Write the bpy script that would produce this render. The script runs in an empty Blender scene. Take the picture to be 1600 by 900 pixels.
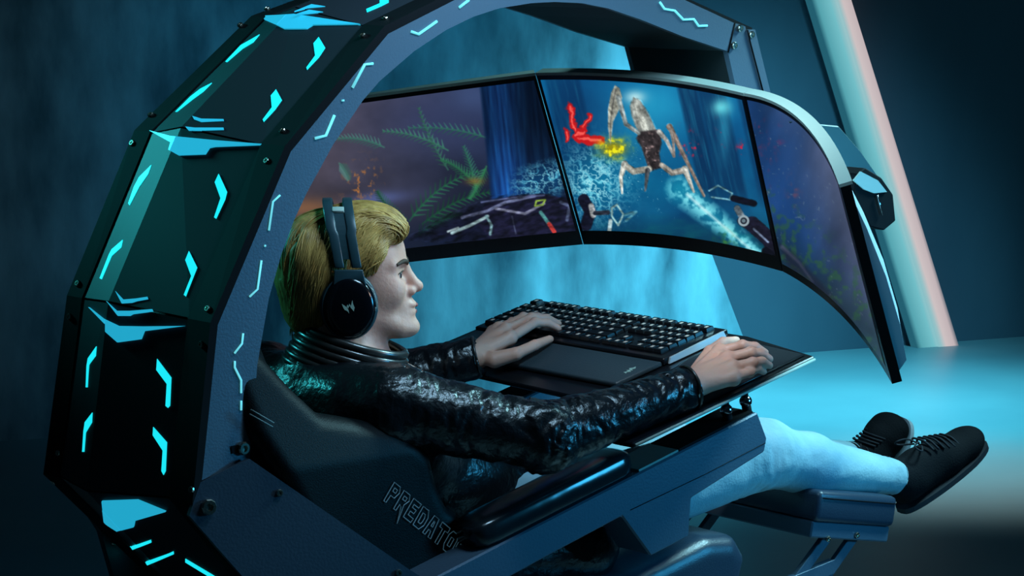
import bpy, bmesh, math, random
import numpy as np
from mathutils import Vector, Matrix
random.seed(7); rng = np.random.default_rng(7)
scene = bpy.context.scene
COL = scene.collection

# ------------------------------------------------------------------ camera
F = 4000.0; TH = math.radians(41); PT = math.atan(530 / 4000.0)
R = np.array([math.cos(TH), -math.sin(TH), 0]); DH = np.array([math.sin(TH), math.cos(TH), 0]); ZV = np.array([0, 0, 1.0])
FW = DH * math.cos(PT) - ZV * math.sin(PT); UP = DH * math.sin(PT) + ZV * math.cos(PT)
def ray(px, py): return R * (px - 800) / F + UP * (450 - py) / F + FW
HEAD = np.array([0, 0, 1.07]); CAM = HEAD - ray(545, 430) * 4.44
cd = bpy.data.cameras.new('camera'); cd.sensor_width = 36; cd.lens = 36 * F / 1600; cd.clip_end = 100
cam = bpy.data.objects.new('camera', cd); COL.objects.link(cam)
M3 = Matrix(((R[0], UP[0], -FW[0]), (R[1], UP[1], -FW[1]), (R[2], UP[2], -FW[2])))
cam.matrix_world = Matrix.Translation(Vector(CAM)) @ M3.to_4x4()
scene.camera = cam

def P(px, py, X=None, Y=None, Z=None, d=None):
    r = ray(px, py)
    t = d if d is not None else (X - CAM[0]) / r[0] if X is not None else (Y - CAM[1]) / r[1] if Y is not None else (Z - CAM[2]) / r[2]
    return CAM + r * t
def PP(px, py, o, n):
    r = ray(px, py); n = np.asarray(n, float)
    return CAM + r * (((np.asarray(o) - CAM) @ n) / (r @ n))
def proj(p):
    q = np.asarray(p, float) - CAM; d = q @ FW
    return 800 + F * (q @ R) / d, 450 - F * (q @ UP) / d

# ------------------------------------------------------------------ light and exposure
vs = scene.view_settings
vs.view_transform = 'Standard'; vs.look = 'None'; vs.exposure = 0.0; vs.gamma = 1.0; vs.use_curve_mapping = False
w = bpy.data.worlds.new('world'); scene.world = w; w.use_nodes = True
w.node_tree.nodes['Background'].inputs[0].default_value = (0.012, 0.045, 0.075, 1)
w.node_tree.nodes['Background'].inputs[1].default_value = 0.10

def lamp(name, kind, loc, target, color, energy, size=0.5, size_y=None, spot=60, blend=0.5):
    ld = bpy.data.lights.new(name, kind); ld.color = color; ld.energy = energy
    if kind == 'AREA':
        ld.size = size
        if size_y: ld.shape = 'RECTANGLE'; ld.size_y = size_y
    else: ld.shadow_soft_size = size
    if kind == 'SPOT': ld.spot_size = math.radians(spot); ld.spot_blend = blend
    o = bpy.data.objects.new(name, ld); COL.objects.link(o)
    o.location = Vector(loc)
    o.rotation_euler = (Vector(target) - Vector(loc)).to_track_quat('-Z', 'Y').to_euler()
    return o
WB0 = P(0, 690, Z=0); WB1 = P(1188, 597, Z=0)                    # foot of the back wall
WD = (WB1 - WB0) / np.linalg.norm(WB1 - WB0); WN = np.array([WD[1], -WD[0], 0.0])   # along / towards the room
hot = PP(1120, 430, WB0, WN)
lamp('wall_wash', 'SPOT', hot + WN * 1.7 + WD * 0.45 + ZV * 1.9, hot + WD * 0.15 + ZV * -0.35, (0.13, 0.69, 1.0), 540, 0.2, spot=72, blend=1.0)
fl = P(1290, 650, Z=0)
lamp('floor_wash', 'SPOT', fl + ZV * 3.4 + WN * 0.2, fl, (0.10, 0.77, 1.0), 950, 0.3, spot=56, blend=1.0)
lamp('left_wall_wash', 'SPOT', PP(620, 120, WB0, WN) + WN * 2.6 + ZV * 1.8, PP(700, 140, WB0, WN), (0.02, 0.40, 0.74), 165, 0.4, spot=58, blend=1.0)
lamp('key_front', 'SPOT', (1.9, -0.75, 2.35), (0.85, -0.2, 0.8), (0.40, 0.87, 1.0), 290, 0.28, spot=54, blend=0.6)
lamp('hand_fill_spot', 'SPOT', (0.20, -1.0, 2.3), (0.64, -0.16, 0.9), (0.86, 0.96, 1.0), 62, 0.08, spot=19, blend=0.7)  # added fill spot, only there to brighten the hands
lamp('face_warm', 'SPOT', (1.6, -2.2, 1.75), (0.03, -0.05, 1.06), (1.0, 0.74, 0.62), 52, 0.2, spot=12, blend=0.9)
lamp('top_side', 'AREA', (0.15, -0.62, 1.92), (0.12, -0.15, 1.5), (0.42, 0.74, 1.0), 9.0, 0.3)
lamp('side_low', 'SPOT', (1.9, -2.0, 1.2), (0.6, -0.3, 0.65), (0.04, 0.46, 0.90), 125, 0.28, spot=50, blend=0.6)
lamp('rose_floor_fill', 'SPOT', P(1480, 740, Z=0) + ZV * 2.6, P(1480, 740, Z=0), (1.0, 0.90, 0.80), 190, 0.2, spot=34, blend=1.0)  # added overhead spot, stands in for the strip's rose spill
lamp('teal_back', 'SPOT', (-0.95, 2.3, 2.2), (-0.36, 0.19, 1.44), (0.05, 0.78, 0.85), 170, 0.2, spot=20, blend=0.5)

# ------------------------------------------------------------------ materials
def lin(r, g, b): return tuple(((c / 255) / 12.92 if c / 255 <= 0.04045 else ((c / 255 + 0.055) / 1.055) ** 2.4) for c in (r, g, b)) + (1,)
def mat(name, rgb, rough=0.5, metal=0.0, spec=0.5, bump=None, vary=None, coat=0.0, emit=None, strength=0.0, aniso=None, sheen=0.0, sss=0.0):
    """bump=(scale,strength,detail)  vary=(scale, rgb2, contrast)  aniso=(sx,sy,sz) mapping scale"""
    m = bpy.data.materials.new(name); m.use_nodes = True
    nt = m.node_tree; N = nt.nodes; L = nt.links; b = N['Principled BSDF']
    b.inputs['Base Color'].default_value = lin(*rgb); b.inputs['Roughness'].default_value = rough
    b.inputs['Metallic'].default_value = metal; b.inputs['Specular IOR Level'].default_value = spec
    b.inputs['Coat Weight'].default_value = coat; b.inputs['Coat Roughness'].default_value = 0.12
    b.inputs['Sheen Weight'].default_value = sheen
    if sss: b.inputs['Subsurface Weight'].default_value = sss; b.inputs['Subsurface Radius'].default_value = (0.012, 0.005, 0.003); b.inputs['Subsurface Scale'].default_value = 1.0
    if emit: b.inputs['Emission Color'].default_value = lin(*emit); b.inputs['Emission Strength'].default_value = strength
    tc = N.new('ShaderNodeTexCoord'); mp = N.new('ShaderNodeMapping'); L.new(tc.outputs['Object'], mp.inputs[0])
    if aniso: mp.inputs['Scale'].default_value = aniso
    if vary:
        n = N.new('ShaderNodeTexNoise'); n.inputs['Scale'].default_value = vary[0]; n.inputs['Detail'].default_value = 6; L.new(mp.outputs[0], n.inputs[0])
        cr = N.new('ShaderNodeValToRGB'); cr.color_ramp.elements[0].position = 0.5 - vary[2]; cr.color_ramp.elements[1].position = 0.5 + vary[2]
        cr.color_ramp.elements[0].color = lin(*rgb); cr.color_ramp.elements[1].color = lin(*vary[1])
        L.new(n.outputs['Fac'], cr.inputs[0]); L.new(cr.outputs[0], b.inputs['Base Color'])
    if bump:
        n = N.new('ShaderNodeTexNoise'); n.inputs['Scale'].default_value = bump[0]; n.inputs['Detail'].default_value = bump[2]; L.new(mp.outputs[0], n.inputs[0])
        bp = N.new('ShaderNodeBump'); bp.inputs['Strength'].default_value = bump[1]; bp.inputs['Distance'].default_value = 0.01
        L.new(n.outputs['Fac'], bp.inputs['Height']); L.new(bp.outputs[0], b.inputs['Normal'])
    return m
M = {}
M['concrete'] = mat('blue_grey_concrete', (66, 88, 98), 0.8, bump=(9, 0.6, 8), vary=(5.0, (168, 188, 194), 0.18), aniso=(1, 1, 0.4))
M['shaded_concrete'] = mat('shade_toned_concrete', (62, 74, 86), 0.7, bump=(5, 0.25, 6), vary=(1.0, (92, 104, 116), 0.25), aniso=(1, 1, 0.4))  # same wall, shade beyond the lit area put into a darker colour
M['floor'] = mat('polished_floor', (96, 116, 122), 0.42, bump=(3, 0.12, 6), vary=(0.8, (140, 158, 160), 0.3))
M['plate'] = mat('blue_grey_painted_metal', (84, 98, 112), 0.45, metal=0.25, bump=(260, 0.06, 2))
M['base'] = mat('dark_navy_painted_metal', (52, 64, 78), 0.5, metal=0.2, bump=(220, 0.05, 2))
M['mount'] = mat('dark_green_mount_plate', (46, 74, 76), 0.45)
M['beam'] = mat('slate_blue_painted_metal', (74, 94, 112), 0.45, metal=0.2, bump=(220, 0.06, 2))
M['gloss'] = mat('glossy_dark_panel', (40, 47, 54), 0.55, spec=0.35)
M['black'] = mat('matt_black', (9, 11, 15), 0.75, spec=0.15)
M['soffit'] = mat('black_inner_lining', (20, 26, 26), 0.7)
M['bolt'] = mat('steel_bolt', (190, 185, 170), 0.25, metal=1.0)
M['neon'] = mat('cyan_light_inlay', (20, 200, 210), 0.4, emit=(24, 205, 218), strength=1.35)
M['neon_soft'] = mat('pale_cyan_light_strip', (90, 200, 215), 0.4, emit=(110, 215, 228), strength=0.95)
M['neon_wing'] = mat('blue_cyan_light_step', (40, 170, 200), 0.4, emit=(34, 165, 200), strength=1.0)
M['chair'] = mat('black_chair_leather', (5, 8, 10), 0.5, bump=(420, 0.12, 3), spec=0.18)
M['pad'] = mat('navy_padded_leather', (44, 58, 74), 0.32, bump=(380, 0.1, 3))
M['arm_pad'] = mat('glossy_armrest_vinyl', (26, 34, 38), 0.2, bump=(9, 0.35, 2))
M['stitch'] = mat('pale_stitching', (110, 125, 125), 0.7)
M['letter'] = mat('grey_embroidery_with_glow', (120, 140, 150), 0.6, emit=(60, 95, 110), strength=0.35)  # faint glow added to the thread, which is no lamp
M['jacket'] = mat('black_leather_jacket', (14, 18, 22), 0.3, bump=(70, 0.28, 4), spec=0.6)
M['rib'] = mat('black_ribbed_leather', (40, 40, 38), 0.28, spec=0.8)
M['skin'] = mat('fair_skin', (226, 172, 148), 0.48, vary=(18, (214, 160, 142), 0.3), sss=0.25, bump=(160, 0.08, 3))
M['lip'] = mat('lip', (158, 88, 84), 0.55)
M['eye'] = mat('eye', (150, 150, 146), 0.25)
M['iris'] = mat('dark_iris', (40, 50, 60), 0.1)
M['brow'] = mat('dark_blond_brow', (70, 52, 36), 0.7)
M['hair'] = mat('blond_hair', (216, 172, 96), 0.42, vary=(60, (150, 112, 56), 0.2), aniso=(1, 1, 0.3), spec=0.5)
M['nail'] = mat('finger_nail', (235, 205, 195), 0.25)
M['jeans'] = mat('light_blue_denim', (96, 146, 168), 0.8, bump=(220, 0.12, 3), vary=(6, (178, 208, 212), 0.22))
M['shoe'] = mat('black_suede', (7, 8, 14), 0.85, bump=(300, 0.2, 3), spec=0.2)
M['sole'] = mat('white_rubber_sole', (200, 215, 225), 0.6)
M['dark_sole'] = mat('dark_rubber_sole', (34, 36, 44), 0.7)
M['lace'] = mat('black_lace', (14, 16, 28), 0.8)
M['headset'] = mat('dark_teal_headset_plastic', (40, 68, 76), 0.32)
M['cup'] = mat('black_gloss_ear_cup', (8, 11, 17), 0.16)
M['emblem'] = mat('silver_green_emblem_with_glow', (120, 150, 145), 0.4, emit=(60, 90, 90), strength=0.5)  # slight emission brightens an unlit badge
M['bezel'] = mat('black_bezel', (8, 11, 15), 0.35)
M['edge'] = mat('green_grey_monitor_edge', (176, 196, 186), 0.4)
M['grey'] = mat('pale_grey_insert', (150, 160, 152), 0.5)
M['shell'] = mat('pale_monitor_back_shell', (190, 212, 220), 0.45)
M['tray'] = mat('black_tray', (12, 15, 20), 0.28)
M['mat_pad'] = mat('dark_mouse_mat', (16, 22, 30), 0.6)
M['chrome'] = mat('chrome', (200, 205, 210), 0.12, metal=1.0)
M['wrist'] = mat('slate_wrist_rest', (38, 54, 62), 0.5, bump=(300, 0.1, 2))
M['silver_side'] = mat('silver_keyboard_side', (190, 205, 212), 0.35, metal=0.4)
def screen_mat():
    m = bpy.data.materials.new('lit_game_screen'); m.use_nodes = True; N = m.node_tree.nodes; L = m.node_tree.links; b = N['Principled BSDF']
    a = N.new('ShaderNodeVertexColor'); a.layer_name = 'picture'
    b.inputs['Base Color'].default_value = (0.01, 0.01, 0.01, 1); b.inputs['Roughness'].default_value = 0.35
    b.inputs['Specular IOR Level'].default_value = 0.2
    L.new(a.outputs[0], b.inputs['Emission Color']); b.inputs['Emission Strength'].default_value = 1.0
    return m
M['screen'] = screen_mat()
def key_mat():
    m = mat('black_keycap_with_pale_legend', (14, 17, 22), 0.35); N = m.node_tree.nodes; L = m.node_tree.links; b = N['Principled BSDF']
    tc = N.new('ShaderNodeTexCoord'); sp = N.new('ShaderNodeSeparateXYZ'); L.new(tc.outputs['Object'], sp.inputs[0])
    def cmp(sock, c, wd):
        s = N.new('ShaderNodeMath'); s.operation = 'SUBTRACT'; L.new(sock, s.inputs[0]); s.inputs[1].default_value = c
        a = N.new('ShaderNodeMath'); a.operation = 'ABSOLUTE'; L.new(s.outputs[0], a.inputs[0])
        t = N.new('ShaderNodeMath'); t.operation = 'LESS_THAN'; L.new(a.outputs[0], t.inputs[0]); t.inputs[1].default_value = wd; return t.outputs[0]
    u = N.new('ShaderNodeMath'); u.operation = 'MULTIPLY'; L.new(cmp(sp.outputs[0], 0.0008, 0.0040), u.inputs[0]); L.new(cmp(sp.outputs[1], 0.0, 0.0036), u.inputs[1])
    v = N.new('ShaderNodeMath'); v.operation = 'MULTIPLY'; L.new(u.outputs[0], v.inputs[0]); L.new(cmp(sp.outputs[2], 0.006, 0.0035), v.inputs[1])
    mx = N.new('ShaderNodeMix'); mx.data_type = 'RGBA'; L.new(v.outputs[0], mx.inputs[0]); mx.inputs[6].default_value = lin(14, 17, 22); mx.inputs[7].default_value = lin(170, 168, 160); L.new(v.outputs[0], b.inputs['Emission Strength']); b.inputs['Emission Color'].default_value = lin(70, 74, 76)
    L.new(mx.outputs[2], b.inputs['Base Color'])
    return m
M['key'] = key_mat()

# ------------------------------------------------------------------ helpers
def link(name, me, m=None, parent=None, smooth=False, kind=None):
    o = bpy.data.objects.new(name, me); COL.objects.link(o)
    if m and not me.materials: me.materials.append(m)
    if smooth:
        me.polygons.foreach_set('use_smooth', [True] * len(me.polygons))
    if parent is not None:
        o.parent = parent; o.matrix_parent_inverse = WI.get(parent.name) or Matrix()
    if kind: o['kind'] = kind
    return o
WI = {}
def thing(name, label, cat, loc=(0, 0, 0), group=None):
    o = bpy.data.objects.new(name, None); COL.objects.link(o); o.location = loc; o.empty_display_size = 0.1
    o['label'] = label; o['category'] = cat
    if group: o['group'] = group
    WI[o.name] = Matrix.Translation(Vector(loc)).inverted()
    return o
def fixn(me):
    bm = bmesh.new(); bm.from_mesh(me); bmesh.ops.recalc_face_normals(bm, faces=bm.faces); bm.to_mesh(me); bm.free()
def mk(name, vs_, fs, m, parent=None, smooth=False, kind=None, fix=True):
    me = bpy.data.meshes.new(name); me.from_pydata([tuple(map(float, v)) for v in vs_], [], [tuple(f) for f in fs]); me.update()
    if fix: fixn(me)
    return link(name, me, m, parent, smooth, kind)
def prism(name, pts, ext, m, parent=None, bevel=0.0, seg=1):
    n = len(pts); ext = np.asarray(ext, float)
    v = [np.asarray(p) for p in pts] + [np.asarray(p) + ext for p in pts]
    f = [list(range(n)), list(range(2 * n - 1, n - 1, -1))] + [[i, (i + 1) % n, n + (i + 1) % n, n + i] for i in range(n)]
    o = mk(name, v, f, m, parent)
    if bevel: bev(o, bevel, seg)
    return o
def bev(o, wd, seg=2):
    bm = bmesh.new(); bm.from_mesh(o.data)
    bmesh.ops.bevel(bm, geom=bm.edges[:], offset=wd, segments=seg, affect='EDGES', profile=0.5, clamp_overlap=True)
    bm.to_mesh(o.data); bm.free()
    if seg > 1: o.data.polygons.foreach_set('use_smooth', [True] * len(o.data.polygons))
def loft(name, loops, m, parent=None, closed=True, caps=True, smooth=False):
    n = len(loops[0]); v = [p for l in loops for p in l]; f = []
    for i in range(len(loops) - 1):
        for j in range(n if closed else n - 1):
            a = i * n + j; b = i * n + (j + 1) % n; f.append([a, b, b + n, a + n])
    if caps and closed: f.append(list(range(n))); f.append([(len(loops) - 1) * n + j for j in range(n - 1, -1, -1)])
    return mk(name, v, f, m, parent, smooth)
def frame(t):
    t = t / (np.linalg.norm(t) + 1e-12); a = np.array([0, 0, 1.0]) if abs(t[2]) < 0.9 else np.array([1.0, 0, 0])
    u = np.cross(t, a); u /= np.linalg.norm(u); return u, np.cross(t, u)
def tube_geo(pts, r, n=8, cap=True):
    pts = [np.asarray(p, float) for p in pts]; rr = r if hasattr(r, '__len__') else [r] * len(pts); vs_ = []; fs = []
    u = None
    for i, p in enumerate(pts):
        t = pts[min(i + 1, len(pts) - 1)] - pts[max(i - 1, 0)]; t = t / (np.linalg.norm(t) + 1e-12)
        if u is None: u, v = frame(t)
        else:
            u = u - t * (u @ t); u /= np.linalg.norm(u) + 1e-12
        v = np.cross(t, u)
        for k in range(n):
            a = 2 * math.pi * k / n; vs_.append(p + (u * math.cos(a) + v * math.sin(a)) * rr[i])
    for i in range(len(pts) - 1):
        for k in range(n): fs.append([i * n + k, i * n + (k + 1) % n, (i + 1) * n + (k + 1) % n, (i + 1) * n + k])
    if cap: fs.append(list(range(n - 1, -1, -1))); fs.append([(len(pts) - 1) * n + k for k in range(n)])
    return vs_, fs
def tube(name, pts, r, m, parent=None, n=8, kind=None):
    v, f = tube_geo(pts, r, n); return mk(name, v, f, m, parent, True, kind)
def box(name, c, ax, half, m, parent=None, bevel=0.0, seg=2):
    c = np.asarray(c, float); ax = [np.asarray(a, float) / np.linalg.norm(a) for a in ax]; v = []
    for i in (-1, 1):
        for j in (-1, 1):
            for k in (-1, 1): v.append(c + ax[0] * half[0] * i + ax[1] * half[1] * j + ax[2] * half[2] * k)
    f = [[0, 1, 3, 2], [4, 6, 7, 5], [0, 4, 5, 1], [2, 3, 7, 6], [0, 2, 6, 4], [1, 5, 7, 3]]
    o = mk(name, v, f, m, parent)
    if bevel: bev(o, bevel, seg)
    return o
_bolt = {}
def bolt(p, n, r, parent, name='bolt', m='bolt'):
    key = (round(r, 4), m)
    if key not in _bolt:
        prof = [(1.0, -0.3), (1.0, 0.25), (0.85, 0.5), (0.5, 0.5), (0.42, 0.22), (0.0, 0.2)]
        v = []; f = []; k = 10
        for (a, b) in prof:
            for j in range(k): v.append((a * r * math.cos(j * 2 * math.pi / k), a * r * math.sin(j * 2 * math.pi / k), b * r))
        for i in range(len(prof) - 1):
            for j in range(k): f.append((i * k + j, i * k + (j + 1) % k, (i + 1) * k + (j + 1) % k, (i + 1) * k + j))
        me = bpy.data.meshes.new(name); me.from_pydata(v, [], f); me.materials.append(M[m]); _bolt[key] = me
    o = link(name, _bolt[key], None, parent)
    q = Vector(n).to_track_quat('Z', 'Y').to_matrix().to_4x4()
    o.matrix_basis = Matrix.Translation(Vector(p)) @ q
    return o
def unit(v): v = np.asarray(v, float); return v / (np.linalg.norm(v) + 1e-12)
def catmull(pts, n=8, closed=False):
    pts = [np.asarray(p, float) for p in pts]; out = []; m = len(pts)
    for i in range(m if closed else m - 1):
        g = (lambda k: pts[k % m]) if closed else (lambda k: pts[min(max(k, 0), m - 1)])
        p0, p1, p2, p3 = g(i - 1), g(i), g(i + 1), g(i + 2)
        for s in range(n):
            t = s / n; out.append(0.5 * (2 * p1 + (p2 - p0) * t + (2 * p0 - 5 * p1 + 4 * p2 - p3) * t * t + (3 * p1 - p0 - 3 * p2 + p3) * t ** 3))
    if not closed: out.append(pts[-1])
    return out

# ---- value noise
def _h(ix, iy, iz):
    n = (ix.astype(np.int64) * 374761393 + iy.astype(np.int64) * 668265263 + iz.astype(np.int64) * 2147483647) & 0xffffffff
    n = ((n ^ (n >> 13)) * 1274126177) & 0xffffffff
    return ((n ^ (n >> 16)) & 0xffff) / 65535.0
def vnoise(p):
    i = np.floor(p).astype(np.int64); f = p - i; f = f * f * (3 - 2 * f); r = 0
    for a in (0, 1):
        for b in (0, 1):
            for c in (0, 1):
                wgt = (f[..., 0] if a else 1 - f[..., 0]) * (f[..., 1] if b else 1 - f[..., 1]) * (f[..., 2] if c else 1 - f[..., 2])
                r = r + wgt * _h(i[..., 0] + a, i[..., 1] + b, i[..., 2] + c)
    return r
def fbm(p, o=4):
    s = 0; a = 0.5
    for k in range(o): s = s + a * vnoise(p * 2 ** k + 17.3 * k); a *= 0.5
    return s

# ---- signed distance modelling (one continuous surface per figure or garment)
def s_cone(a, b, ra, rb):
    a = np.asarray(a, float); b = np.asarray(b, float); ab = b - a; L2 = ab @ ab + 1e-12
    def f(p):
        t = np.clip(((p - a) @ ab) / L2, 0, 1); return np.linalg.norm(p - a - t[:, None] * ab, axis=1) - (ra + (rb - ra) * t)
    f.c = ((a + b) / 2, np.linalg.norm(ab) / 2 + max(ra, rb)); return f
def s_ell(c, r, ax=None):
    c = np.asarray(c, float); r = np.asarray(r, float); A = None if ax is None else np.array(ax, float).T
    def f(p):
        q = p - c
        if A is not None: q = q @ A
        k0 = np.linalg.norm(q / r, axis=1); k1 = np.linalg.norm(q / (r * r), axis=1); return k0 * (k0 - 1) / (k1 + 1e-9)
    return f
def s_box(c, h, r, ax=None):
    c = np.asarray(c, float); h = np.asarray(h, float) - r; A = None if ax is None else np.array([unit(a) for a in ax], float).T
    def f(p):
        q = p - c
        if A is not None: q = q @ A
        q = np.abs(q) - h; return np.linalg.norm(np.maximum(q, 0), axis=1) + np.minimum(q.max(axis=1), 0) - r
    return f
def poly_sd(x, y, poly):
    poly = np.asarray(poly, float); d = np.full(x.shape, 1e18); s = np.ones(x.shape); n = len(poly)
    for i in range(n):
        a = poly[i]; b = poly[i - 1]; e = b - a; wx = x - a[0]; wy = y - a[1]
        t = np.clip((wx * e[0] + wy * e[1]) / (e @ e + 1e-12), 0, 1); d = np.minimum(d, (wx - e[0] * t) ** 2 + (wy - e[1] * t) ** 2)
        c1 = y >= a[1]; c2 = y < b[1]; c3 = e[0] * wy > e[1] * wx
        s = np.where((c1 & c2 & c3) | (~c1 & ~c2 & ~c3), -s, s)
    return s * np.sqrt(d)
def seg_d(x, y, a, b):
    ex, ey = b[0] - a[0], b[1] - a[1]; t = np.clip(((x - a[0]) * ex + (y - a[1]) * ey) / (ex * ex + ey * ey + 1e-12), 0, 1)
    return np.hypot(x - a[0] - ex * t, y - a[1] - ey * t), t
def s_slab(poly, yc, hy, r):
    """polygon in X-Z extruded about the plane yc(x, z), rounded by r"""
    def f(p):
        d = poly_sd(p[:, 0], p[:, 2], poly) + r; e = np.abs(p[:, 1] - (yc(p) if callable(yc) else yc)) - hy + r
        q = np.stack([d, e], 1); return np.linalg.norm(np.maximum(q, 0), axis=1) + np.minimum(q.max(axis=1), 0) - r
    return f
class SDF:
    def __init__(s): s.ops = []
    def add(s, f, k=0.01): s.ops.append(('u', f, k)); return s
    def cut(s, f, k=0.01): s.ops.append(('s', f, k)); return s
    def near(s, c, rad):
        """for block centres c: which operations can matter inside radius rad"""
        E_ = np.stack([f(c) for _, f, _ in s.ops], 1); un = np.array([op == 'u' for op, _, _ in s.ops]); kk = np.array([k for _, _, k in s.ops])
        mn = np.where(un[None], E_, 9).min(1, keepdims=True)
        return np.where(un[None], E_ < mn + 2.2 * rad + 2 * kk[None], E_ < 1.6 * rad + 2 * kk[None])
    def __call__(s, p, use=None):
        d = np.full(len(p), 9.0)
        for i_, (op, f, k) in enumerate(s.ops):
            if use is not None and not use[i_]: continue
            e = f(p)
            if op == 'u':
                h = np.clip(0.5 + 0.5 * (e - d) / k, 0, 1); d = e * (1 - h) + d * h - k * h * (1 - h)
            else:
                h = np.clip(0.5 - 0.5 * (d + e) / k, 0, 1); d = d * (1 - h) - e * h + k * h * (1 - h)
        return d
def surface(sdf, lo, hi, h, disp=None, B=16):
    lo = np.asarray(lo, float); n = (np.ceil((np.asarray(hi) - lo) / h / B).astype(int)) * B + 1
    V = np.ones(tuple(n), np.float32)
    nb = (n - 1) // B
    bi = np.stack(np.meshgrid(*[np.arange(k) for k in nb], indexing='ij'), -1).reshape(-1, 3)
    cen = lo + (bi * B + B / 2) * h; dc = sdf(cen); rad = B * h * 0.5 * 1.75 + 0.02
    g = np.stack(np.meshgrid(*[np.arange(B + 1)] * 3, indexing='ij'), -1).reshape(-1, 3)
    for b, d in zip(bi[dc < -rad], dc[dc < -rad]):
        o = b * B; V[o[0]:o[0] + B + 1, o[1]:o[1] + B + 1, o[2]:o[2] + B + 1] = -1
    near = bi[np.abs(dc) <= rad]; ncen = lo + (near * B + B / 2) * h; use = sdf.near(ncen, B * h * 0.87)
    pat = {}
    for i, u_ in enumerate(use): pat.setdefault(u_.tobytes(), []).append(i)
    for ids in pat.values():
        for i in range(0, len(ids), 24):
            blk = near[ids[i:i + 24]]; pts = (lo + (blk[:, None, :] * B + g[None]) * h).reshape(-1, 3); d = sdf(pts, use[ids[0]])
            if disp is not None:
                nr_ = np.abs(d) < .022; d[nr_] += disp(pts[nr_])
            d = d.reshape(len(blk), B + 1, B + 1, B + 1)
            for b, dd in zip(blk, d): o = b * B; V[o[0]:o[0] + B + 1, o[1]:o[1] + B + 1, o[2]:o[2] + B + 1] = dd
    S = V < 0; c = np.zeros(tuple(n - 1), np.int8)
    for a in (0, 1):
        for b in (0, 1):
            for e in (0, 1): c += S[a:n[0] - 1 + a, b:n[1] - 1 + b, e:n[2] - 1 + e]
    act = np.argwhere((c > 0) & (c < 8)); m = n - 1
    key = (act[:, 0] * m[1] + act[:, 1]) * m[2] + act[:, 2]
    val = {(a, b, e): V[act[:, 0] + a, act[:, 1] + b, act[:, 2] + e] for a in (0, 1) for b in (0, 1) for e in (0, 1)}
    acc = np.zeros((len(act), 3)); cnt = np.zeros(len(act))
    cs = list(val)
    for i in range(8):
        for j in range(i + 1, 8):
            A, Bc = np.array(cs[i]), np.array(cs[j])
            if np.abs(A - Bc).sum() != 1: continue
            va, vb = val[cs[i]], val[cs[j]]; x = (va < 0) != (vb < 0)
            t = np.where(x, va / np.where(x, va - vb, 1), 0); acc += x[:, None] * (A + t[:, None] * (Bc - A)); cnt += x
    verts = lo + (act + acc / np.maximum(cnt, 1)[:, None]) * h
    quads = []
    for ax in range(3):
        sl0 = [slice(None)] * 3; sl1 = [slice(None)] * 3; sl0[ax] = slice(0, -1); sl1[ax] = slice(1, None)
        e = np.argwhere(S[tuple(sl0)] != S[tuple(sl1)]); o1, o2 = (ax + 1) % 3, (ax + 2) % 3
        ok = (e[:, o1] > 0) & (e[:, o2] > 0) & (e[:, o1] < m[o1]) & (e[:, o2] < m[o2]); e = e[ok]
        flip = S[e[:, 0], e[:, 1], e[:, 2]]
        idx = []
        for (da, db) in ((-1, -1), (0, -1), (0, 0), (-1, 0)):
            q = e.copy(); q[:, o1] += da; q[:, o2] += db; idx.append(np.searchsorted(key, (q[:, 0] * m[1] + q[:, 1]) * m[2] + q[:, 2]))
        q = np.stack(idx, 1); q[~flip] = q[~flip][:, ::-1]; quads.append(q)
    return verts, np.concatenate(quads)
def np_mesh(name, v, q, m, parent=None, smooth=True, kind=None):
    me = bpy.data.meshes.new(name); me.vertices.add(len(v)); me.vertices.foreach_set('co', np.asarray(v, np.float32).ravel())
    k = q.shape[1]; me.loops.add(q.size); me.loops.foreach_set('vertex_index', q.astype(np.int32).ravel())
    me.polygons.add(len(q)); me.polygons.foreach_set('loop_start', np.arange(0, q.size, k, dtype=np.int32)); me.polygons.foreach_set('loop_total', np.full(len(q), k, np.int32))
    me.update(calc_edges=True); me.validate()
    return link(name, me, m, parent, smooth, kind)
def sculpt(name, sdf, lo, hi, h, m, parent=None, disp=None):
    v, q = surface(sdf, lo, hi, h, disp); return np_mesh(name, v, q, m, parent)

# ------------------------------------------------------------------ the room
def wallpt(px, py, off=0.0): return PP(px, py, WB0 - WN * off, WN)
bl = wallpt(-500, 690); bl[2] = 0; br = wallpt(1188, 597); br[2] = 0
tl = bl + ZV * 5.0; t_edge = wallpt(958, -10); sl = (t_edge - br) / t_edge[2]; tr = br + sl * 5.0
o = prism('wall_back', [bl, br, tr, tl], -WN * 0.25, M['concrete']); o['kind'] = 'structure'
OFF = 0.55
r0 = bl - WN * OFF + WD * 2; r1 = br - WN * OFF + WD * 9
o = prism('wall_right', [r0, r1, r1 + ZV * 5, r0 + ZV * 5], -WN * 0.2, M['shaded_concrete']); o['kind'] = 'structure'  # darker tone here stands for the unlit stretch of wall
fc = np.array([1.5, 1.0, 0])
o = mk('floor', [fc + (-9, -9, 0), fc + (9, -9, 0), fc + (9, 9, 0), fc + (-9, 9, 0), fc + (-9, -9, -.1), fc + (9, -9, -.1), fc + (9, 9, -.1), fc + (-9, 9, -.1)],
       [[0, 1, 2, 3], [7, 6, 5, 4], [0, 4, 5, 1], [1, 5, 6, 2], [2, 6, 7, 3], [3, 7, 4, 0]], M['floor']); o['kind'] = 'structure'
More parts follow.
